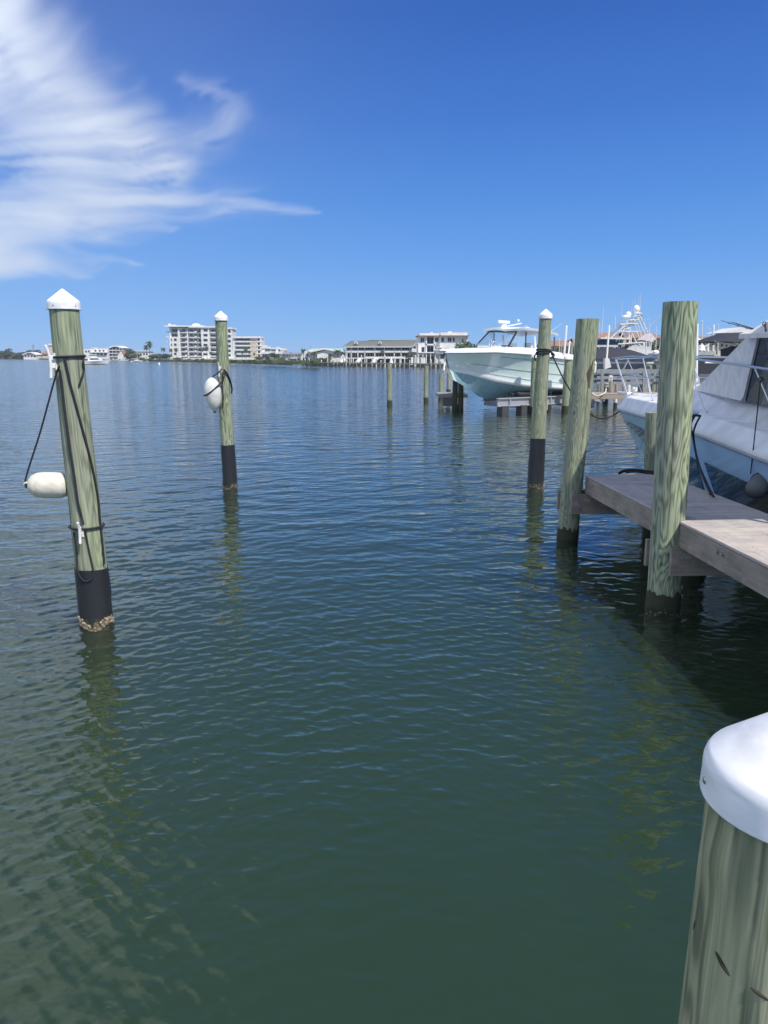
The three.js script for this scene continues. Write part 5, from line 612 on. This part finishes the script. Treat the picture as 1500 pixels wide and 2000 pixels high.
  const m = thing('antenna_mast', 'thin antenna mast above the left tree line', 'mast', [P(66, 690, -600).x, 0, -600]); part('pole', rod(V(0, 0, 0), V(0, P(66, 672, -600).y, 0), 0.35, 0.25, 6), slate, m); part('crossarm', [bar(V(-1.4, P(66, 676, -600).y, 0), V(1.4, P(66, 676, -600).y, 0), 0.4, 0.4)], slate, m); }
{ // tiled roofs beyond the marina on the right
  const mk = (label, x0, x1, y0, y1, z) => { const b = building('tiled_house', label, z, (x0 + x1) / 2); b.put('wall', cream, x0 + 3, y1 - 1, x1 - 3, 712, 12, 0); b.roof('roof', terra, [[x0, y1], [x1, y1], [x1 - 12, y0], [x0 + 12, y0]], [1.2, -7]); const n = Math.max(2, Math.floor((x1 - x0) / 9)); for (let k = 0; k < n; k++) { b.win(x0 + 6 + k * 9, y1 + 3, x0 + 10 + k * 9, y1 + 9); b.win(x0 + 6 + k * 9, y1 + 16, x0 + 10 + k * 9, y1 + 23); } return b; };
  mk('terracotta-roofed house showing right of the mint hard top', 1066, 1128, 664, 676, -185); mk('terracotta-roofed house behind the splintered pier post', 1118, 1172, 660, 674, -195); mk('terracotta-roofed house left of the fishing tower', 1160, 1222, 648, 662, -180); mk('terracotta-roofed house behind the outrigger pole', 1218, 1300, 648, 660, -188); mk('pale roofed house right of the thick pier post', 1296, 1372, 652, 664, -190).t.children.forEach((o) => { if (o.name === 'roof') o.material = paint; }); mk('terracotta-roofed house hidden low behind the dark canopy', 1366, 1470, 656, 668, -200); }

// vegetation along the shore
{ const pal = (px, yb, yt, z, label, g, w) => tree(px, yb, yt, z, -1, label, g, w), br = (px, yb, yt, z, k, label, g, w) => tree(px, yb, yt, z, k, label, g, w);
  pal(293, 705, 665, -400, 'tall lone palm left of the tall apartment block', null, 0.8); pal(287, 705, 673, -405, 'shorter palm leaning beside the tall lone palm', null, 0.8); pal(320, 705, 678, -395, 'small palm at the left corner of the tall block', null, 0.9);
  [[335, 680], [345, 679], [398, 677], [405, 675], [412, 686], [474, 685], [481, 676], [488, 684], [461, 686], [497, 688], [425, 688]].forEach(([x, y]) => pal(x, 707, y, -372 + (x > 450 ? 20 : 0), 'slim palm in front of the apartment block balconies', 'palms before the apartment blocks', 0.75));
  pal(593, 711, 680, -300, 'tall dense palm left of the sea-green roof', null, 0.9); pal(601, 711, 690, -235, 'bushy palm in front of the sea-green roofed building', null, 1.1); pal(613, 713, 687, -215, 'large palm against the left of the white gable', null, 1.2); pal(645, 714, 689, -200, 'large palm right of the white gable', null, 1.25); pal(660, 715, 682, -195, 'largest palm beside the long grey-roofed building', null, 1.2); pal(671, 715, 686, -196, 'palm touching the corner of the grey-roofed building', null, 1.1); pal(747, 712, 683, -192, 'small palm before the grey-roofed building verandas', null, 0.8); pal(795, 714, 694, -188, 'low palm left of the white villa', null, 1.1); pal(803, 714, 690, -188, 'feathery palm beside the villa stairs', null, 1.1);
  br(312, 707, 688, -385, 1, 'rounded bush mass left of the tall block', null, 1.6); br(326, 707, 690, -380, 0, 'dark bush at the foot of the tall block', null, 1.5); br(346, 707, 697, -372, 1, 'low hedge bush before the tall block', null, 2.4); br(296, 706, 694, -395, 2, 'green bush under the lone palm', null, 1.6); br(276, 705, 697, -420, 1, 'low bush left of the lone palm', null, 2.2); br(370, 708, 700, -368, 0, 'low shrub under the balconies of the tall block', null, 2.2); br(508, 711, 694, -345, 1, 'bush at the right foot of the cream block', null, 1.4);
  br(536, 711, 688, -330, 0, 'big dark tree on the shore right of the cream block', null, 1.25); br(523, 711, 696, -325, 2, 'grey-green tree left of the big dark shore tree', null, 1.3); br(551, 712, 696, -318, 1, 'olive tree right of the big dark shore tree', null, 1.4); br(565, 712, 700, -310, 0, 'low olive bush before the grey-hipped house', null, 1.8); br(584, 713, 700, -290, 2, 'leafy bush left of the sea-green roofed building', null, 1.6); br(625, 714, 697, -205, 1, 'bush under the white gable', null, 1.4); br(635, 715, 699, -200, 0, 'dark bush right of the white gable', null, 1.4);
  br(914, 700, 660, -150, 1, 'tree peeking out between villa and mint boat windshield', null, 0.8); br(1094, 716, 676, -160, 0, 'dark tree right of the right far piling', null, 0.9); br(1084, 716, 681, -158, 1, 'green bush low behind the mint stern', null, 0.9); br(1117, 716, 679, -155, 2, 'tree between the guide poles and the pier post', null, 0.9); br(1176, 716, 668, -165, 2, 'tree left of the fishing tower', null, 0.9); br(1290, 716, 664, -160, 0, 'dark tree behind the pointed canopy', null, 1); br(1448, 700, 648, -120, 1, 'leafy tree above the dark canopy by the cruiser', null, 0.7); br(254, 704, 683, -450, 2, 'green tree behind the sailboat mast', null, 1.3); br(262, 704, 687, -445, 1, 'tree right of the sailboat mast', null, 1.2); br(176, 702, 685, -490, 0, 'tree just right of the left near piling', null, 1.2);
  { const S = [], Q = rng(14); for (let i = 0; i < 80; i++) { const px = mix(262, 612, Q()), q = Y(px, table([[262, 704.5], [330, 705.6], [430, 708], [520, 710.4], [612, 713.4]], px, 1), 0.7), h = 0.45 + 0.6 * Q() * (px > 515 ? 1.5 : 1); S.push(protoTree[i % 3].crown.clone().scale(h * 2.2, h * 1.1, h * 1.6).translate(q.x, 0.5, q.z - 3 - 14 * Q())); } solo('undergrowth', 'low green shrubs along the bank before the apartment blocks', 'shrubs', S, leafM[1]).userData.kind = 'stuff'; }
  const A = []; const R = rng(4); for (let i = 0; i < 46; i++) { const px = -60 + i * 4.6, h = 3 + 3.4 * R(), v = P(px, 699, -620 + 40 * R()); A.push(protoTree[i % 3].crown.clone().scale(h * 1.5, h * (px < 25 ? 1.25 : 1), h * 1.5).translate(v.x, 0.4, v.z)); } const tl = solo('tree_line', 'low green band of trees along the left shore', 'trees', A, leafM[2]); tl.userData.kind = 'stuff'; }

// small craft along the far shore
function craft(px, yw, len, flip, style, label, group) {
  const f = Y(px, yw, 0), u = (f.z / ray(px, yw).z) / F * len, t = thing(style === 2 ? 'sailboat' : 'motor_boat', label, 'boat', [f.x, 0, f.z], flip > 0 ? Math.PI : 0, group); // local: bow towards -x, u metres long
  const s = u / 8, xs = span(0, 8, 10), hs = hullShape({ xs, beam: [[0, 0.08], [2, 0.95], [4, 1.25], [8, 1.15]], sheer: [[0, 1.45], [4, 1.05], [8, 0.95]], chine: [[0, 0.02], [2, 0.6], [8, 1.0]], chineY: [[0, 0.4], [8, 0.15]], keel: [[0, 0], [8, -0.3]], base: -0.2, rake: 1.2, fade: 3 });
  const mid = 4, g = (a) => a.map((q) => q.translate(-mid, 0, 0).scale(s, s, s)); part('hull', g(hs.geos), M.gel, t); part('deck', g([skin(xs.map((x) => [V(x, table([[0, 1.45], [4, 1.05], [8, 0.95]], x, 1), table([[0, 0.08], [2, 0.95], [4, 1.25], [8, 1.15]], x, 1)), V(x, table([[0, 1.5], [4, 1.12], [8, 1.0]], x, 1), 0), V(x, table([[0, 1.45], [4, 1.05], [8, 0.95]], x, 1), -table([[0, 0.08], [2, 0.95], [4, 1.25], [8, 1.15]], x, 1))]))]), M.gel, t);
  if (style === 0) { part('cabin', g([slab([V(2.0, 1.2, 0.85), V(6.6, 1.0, 0.85), V(6.4, 2.0, 0.8), V(3.4, 2.05, 0.8)], V(0, 0, -1.7)), rbox(2.4, 0.14, 1.8, 0.05, 5.2, 3.0, 0), rbox(1.8, 0.5, 1.5, 0.1, 5.0, 2.25, 0)]), M.gel, t); part('window', g([slab([V(2.9, 1.5, 0.88), V(5.8, 1.45, 0.88), V(5.8, 1.9, 0.86), V(3.4, 1.92, 0.86)], V(0, 0, -1.76))]), pane2, t); part('top_frame', g([4.3, 6.2].flatMap((x) => [0.75, -0.75].map((z) => rod(V(x, 2.0, z), V(x - 0.1, 3.0, z), 0.05, 0.05, 5)))), M.white, t); }
  if (style === 1) { part('console', g([rbox(1.1, 1.0, 1.0, 0.1, 4.4, 1.5, 0)]), M.white, t); part('t_top', g([rbox(2.4, 0.12, 1.9, 0.05, 4.6, 2.9, 0), ...[3.9, 5.2].flatMap((x) => [0.7, -0.7].map((z) => rod(V(x, 1.1, z), V(x + 0.1, 2.9, z), 0.05, 0.05, 5)))]), M.white, t); part('outboard', g([rbox(0.6, 1.1, 0.45, 0.1, 8.2, 1.1, 0)]), M.white, t); }
  if (style === 2) { part('cabin', g([rbox(3, 0.5, 1.3, 0.15, 4.2, 1.3, 0)]), M.gel, t); part('mast', g([rod(V(3.6, 1.1, 0), V(3.6, 10.2, 0), 0.07, 0.05, 6), rod(V(3.6, 2.2, 0), V(7.2, 2.1, 0), 0.06, 0.06, 6)]), M.white, t); part('furled_sail', g([rod(V(3.8, 2.36, 0), V(7.0, 2.28, 0), 0.16, 0.12, 8)]), grime(0.2, 0.3, 0.4, 0.8, 1), t); part('stay', g([rod(V(0.3, 1.5, 0), V(3.6, 10, 0), 0.02, 0.02, 4), rod(V(7.8, 1.1, 0), V(3.6, 10, 0), 0.02, 0.02, 4)]), M.white, t); }
  return t; }
craft(190, 712, 50, 1, 0, 'white cabin yacht under way just right of the left near piling'); craft(268, 707.5, 24, 1, 2, 'white sailboat with bare mast left of the lone palm'); craft(10, 699.5, 20, -1, 0, 'white yacht at the very left edge of the far shore');
[[22, 700], [34, 700.4], [47, 700.2], [60, 700.6], [72, 700.5], [84, 701]].forEach(([x, y], i) => craft(x, y, 15, i % 2 ? 1 : -1, i % 3 === 0 ? 0 : 1, 'small white boat moored on the left shore before the trees', 'small boats on the left shore'));
[[210, 704], [222, 704.5], [234, 704.5], [244, 705]].forEach(([x, y], i) => craft(x, y, 15, i % 2 ? 1 : -1, i % 2, 'small white boat moored before the arched-roof house', 'boats before the arched house')); craft(282, 706, 14, -1, 1, 'white boat moored under the lone palm'); craft(238, 706, 14, 1, 2, 'small sailboat left of the larger sailboat');
craft(582, 713.5, 26, -1, 1, 'white boat under a white canopy at the left end of the long dock'); craft(684, 713, 22, -1, 0, 'white boat beside the stairs of the grey-roofed building'); craft(700, 713, 24, 1, 0, 'white boat raised before the grey-roofed building verandas'); craft(722, 713.5, 22, 1, 1, 'white boat with flat top below the grey roof'); craft(768, 708, 15, 1, 0, 'white boat bow-on above the lone thin piling'); craft(785, 714, 22, -1, 1, 'white boat moored left of the villa'); craft(815, 715, 20, 1, 0, 'white boat among the white posts of the villa dock'); craft(850, 715, 26, 1, 1, 'white boat moored under the villa right end'); craft(862, 712, 18, -1, 0, 'white boat moored between villa and mint bow');
{ // long dock with its pilings
  const wd = grime(0.3, 0.28, 0.25, 0.9, 0.3), seg = (x0, y0, x1, y1, label) => { const a = Y(x0, y0, 0), b = Y(x1, y1, 0); a.y = b.y = 0.9; const t = thing('dock', label, 'dock', [a.x, 0, a.z]), B = b.clone().sub(V(a.x, 0, a.z)); part('deck', bar(V(0, 0.9, 0), B, 1.8, 0.22), wd, t); const n = 12; for (let i = 0; i <= n; i++) { const v = V(0, 0, 0).lerp(V(B.x, 0, B.z), i / n); part('support_post', rod(V(v.x, -0.3, v.z), V(v.x, 0.8, v.z), 0.14, 0.14, 7), wd, t); } };
  seg(592, 714.5, 690, 716.5, 'left stretch of the long low dock on the far shore'); seg(690, 717, 872, 719.5, 'right stretch of the long low dock, under the villa');
  const gm = grime(0.62, 0.6, 0.55, 0.85, 0.4), pr = merge([rod(V(0, -0.3, 0), V(0, 1, 0), 0.16, 0.15, 8)]); let first = null; [589, 596, 604, 628, 640, 649, 652, 659, 664, 671, 676, 683, 690, 697, 706, 716, 727, 735, 744, 752, 772, 781, 790, 800, 811, 822, 842, 851, 860, 868].forEach((x, i) => { const yw = mix(714.5, 719, (x - 590) / 280), v = Y(x, yw, 0), h = [2.2, 1.7, 2.0, 1.5, 2.6][i % 5]; if (!first) { first = thing('dock_piling', 'pale piling of the long dock on the far shore', 'piling', [v.x, 0, v.z], 0, 'pilings of the long far dock'); part('pole', pr, gm, first); part('cap', lathe([[0.19, 0.97], [0.19, 1.0], [0.001, 1.04]], 10), M.cap, first); first.scale.y = h; } else copyOf(first, null, [v.x, 0, v.z], 0, [1, h, 1]); });
  [[805, 700], [811, 702], [817, 701], [823, 702], [829, 701]].forEach(([x, y], i) => { const a = P(x, y, -176), q = solo('fence_panel', 'white upright panel on the villa dock', 'panel', box(0.5, 1.8, 0.12, a.x, a.y - 0.6, -176), paint, 'white panels on the villa dock'); });
  const um = P(764, 705, -170), u = thing('parasol', 'folded white parasol behind the lone thin piling', 'parasol', [um.x, 0, -170]); part('pole', rod(V(0, 0, 0), V(0, um.y + 0.9, 0), 0.05), M.white, u); part('canvas', lathe([[0.5, um.y - 1.2], [0.45, um.y - 0.4], [0.25, um.y + 0.4], [0.03, um.y + 0.9]], 12), M.white, u);
  const bu = Y(311, 714, 0), by = thing('buoy', 'tiny white buoy afloat left of the tall block', 'buoy', [bu.x, 0, bu.z]); part('float', lathe([[0.001, -0.2], [0.35, 0], [0.3, 0.4], [0.12, 0.8], [0.001, 0.85]], 12), M.white, by); part('band', lathe([[0.355, 0.02], [0.345, 0.12]], 12), grime(0.4, 0.12, 0.05, 0.6), by); }
craft(1084, 722, 44, 1, 0, 'white cabin boat berthed behind the mint boat stern'); craft(1128, 721, 40, -1, 0, 'white cabin boat berthed between the guide poles and the splintered post'); craft(1290, 722, 46, -1, 0, 'white cabin boat berthed behind the pointed canopy'); craft(1176, 719, 36, 1, 1, 'white boat with flat top berthed left of the fishing tower'); craft(1372, 721, 40, 1, 0, 'white cabin boat berthed right of the thick pier post');
renderer.render(scene, camera);
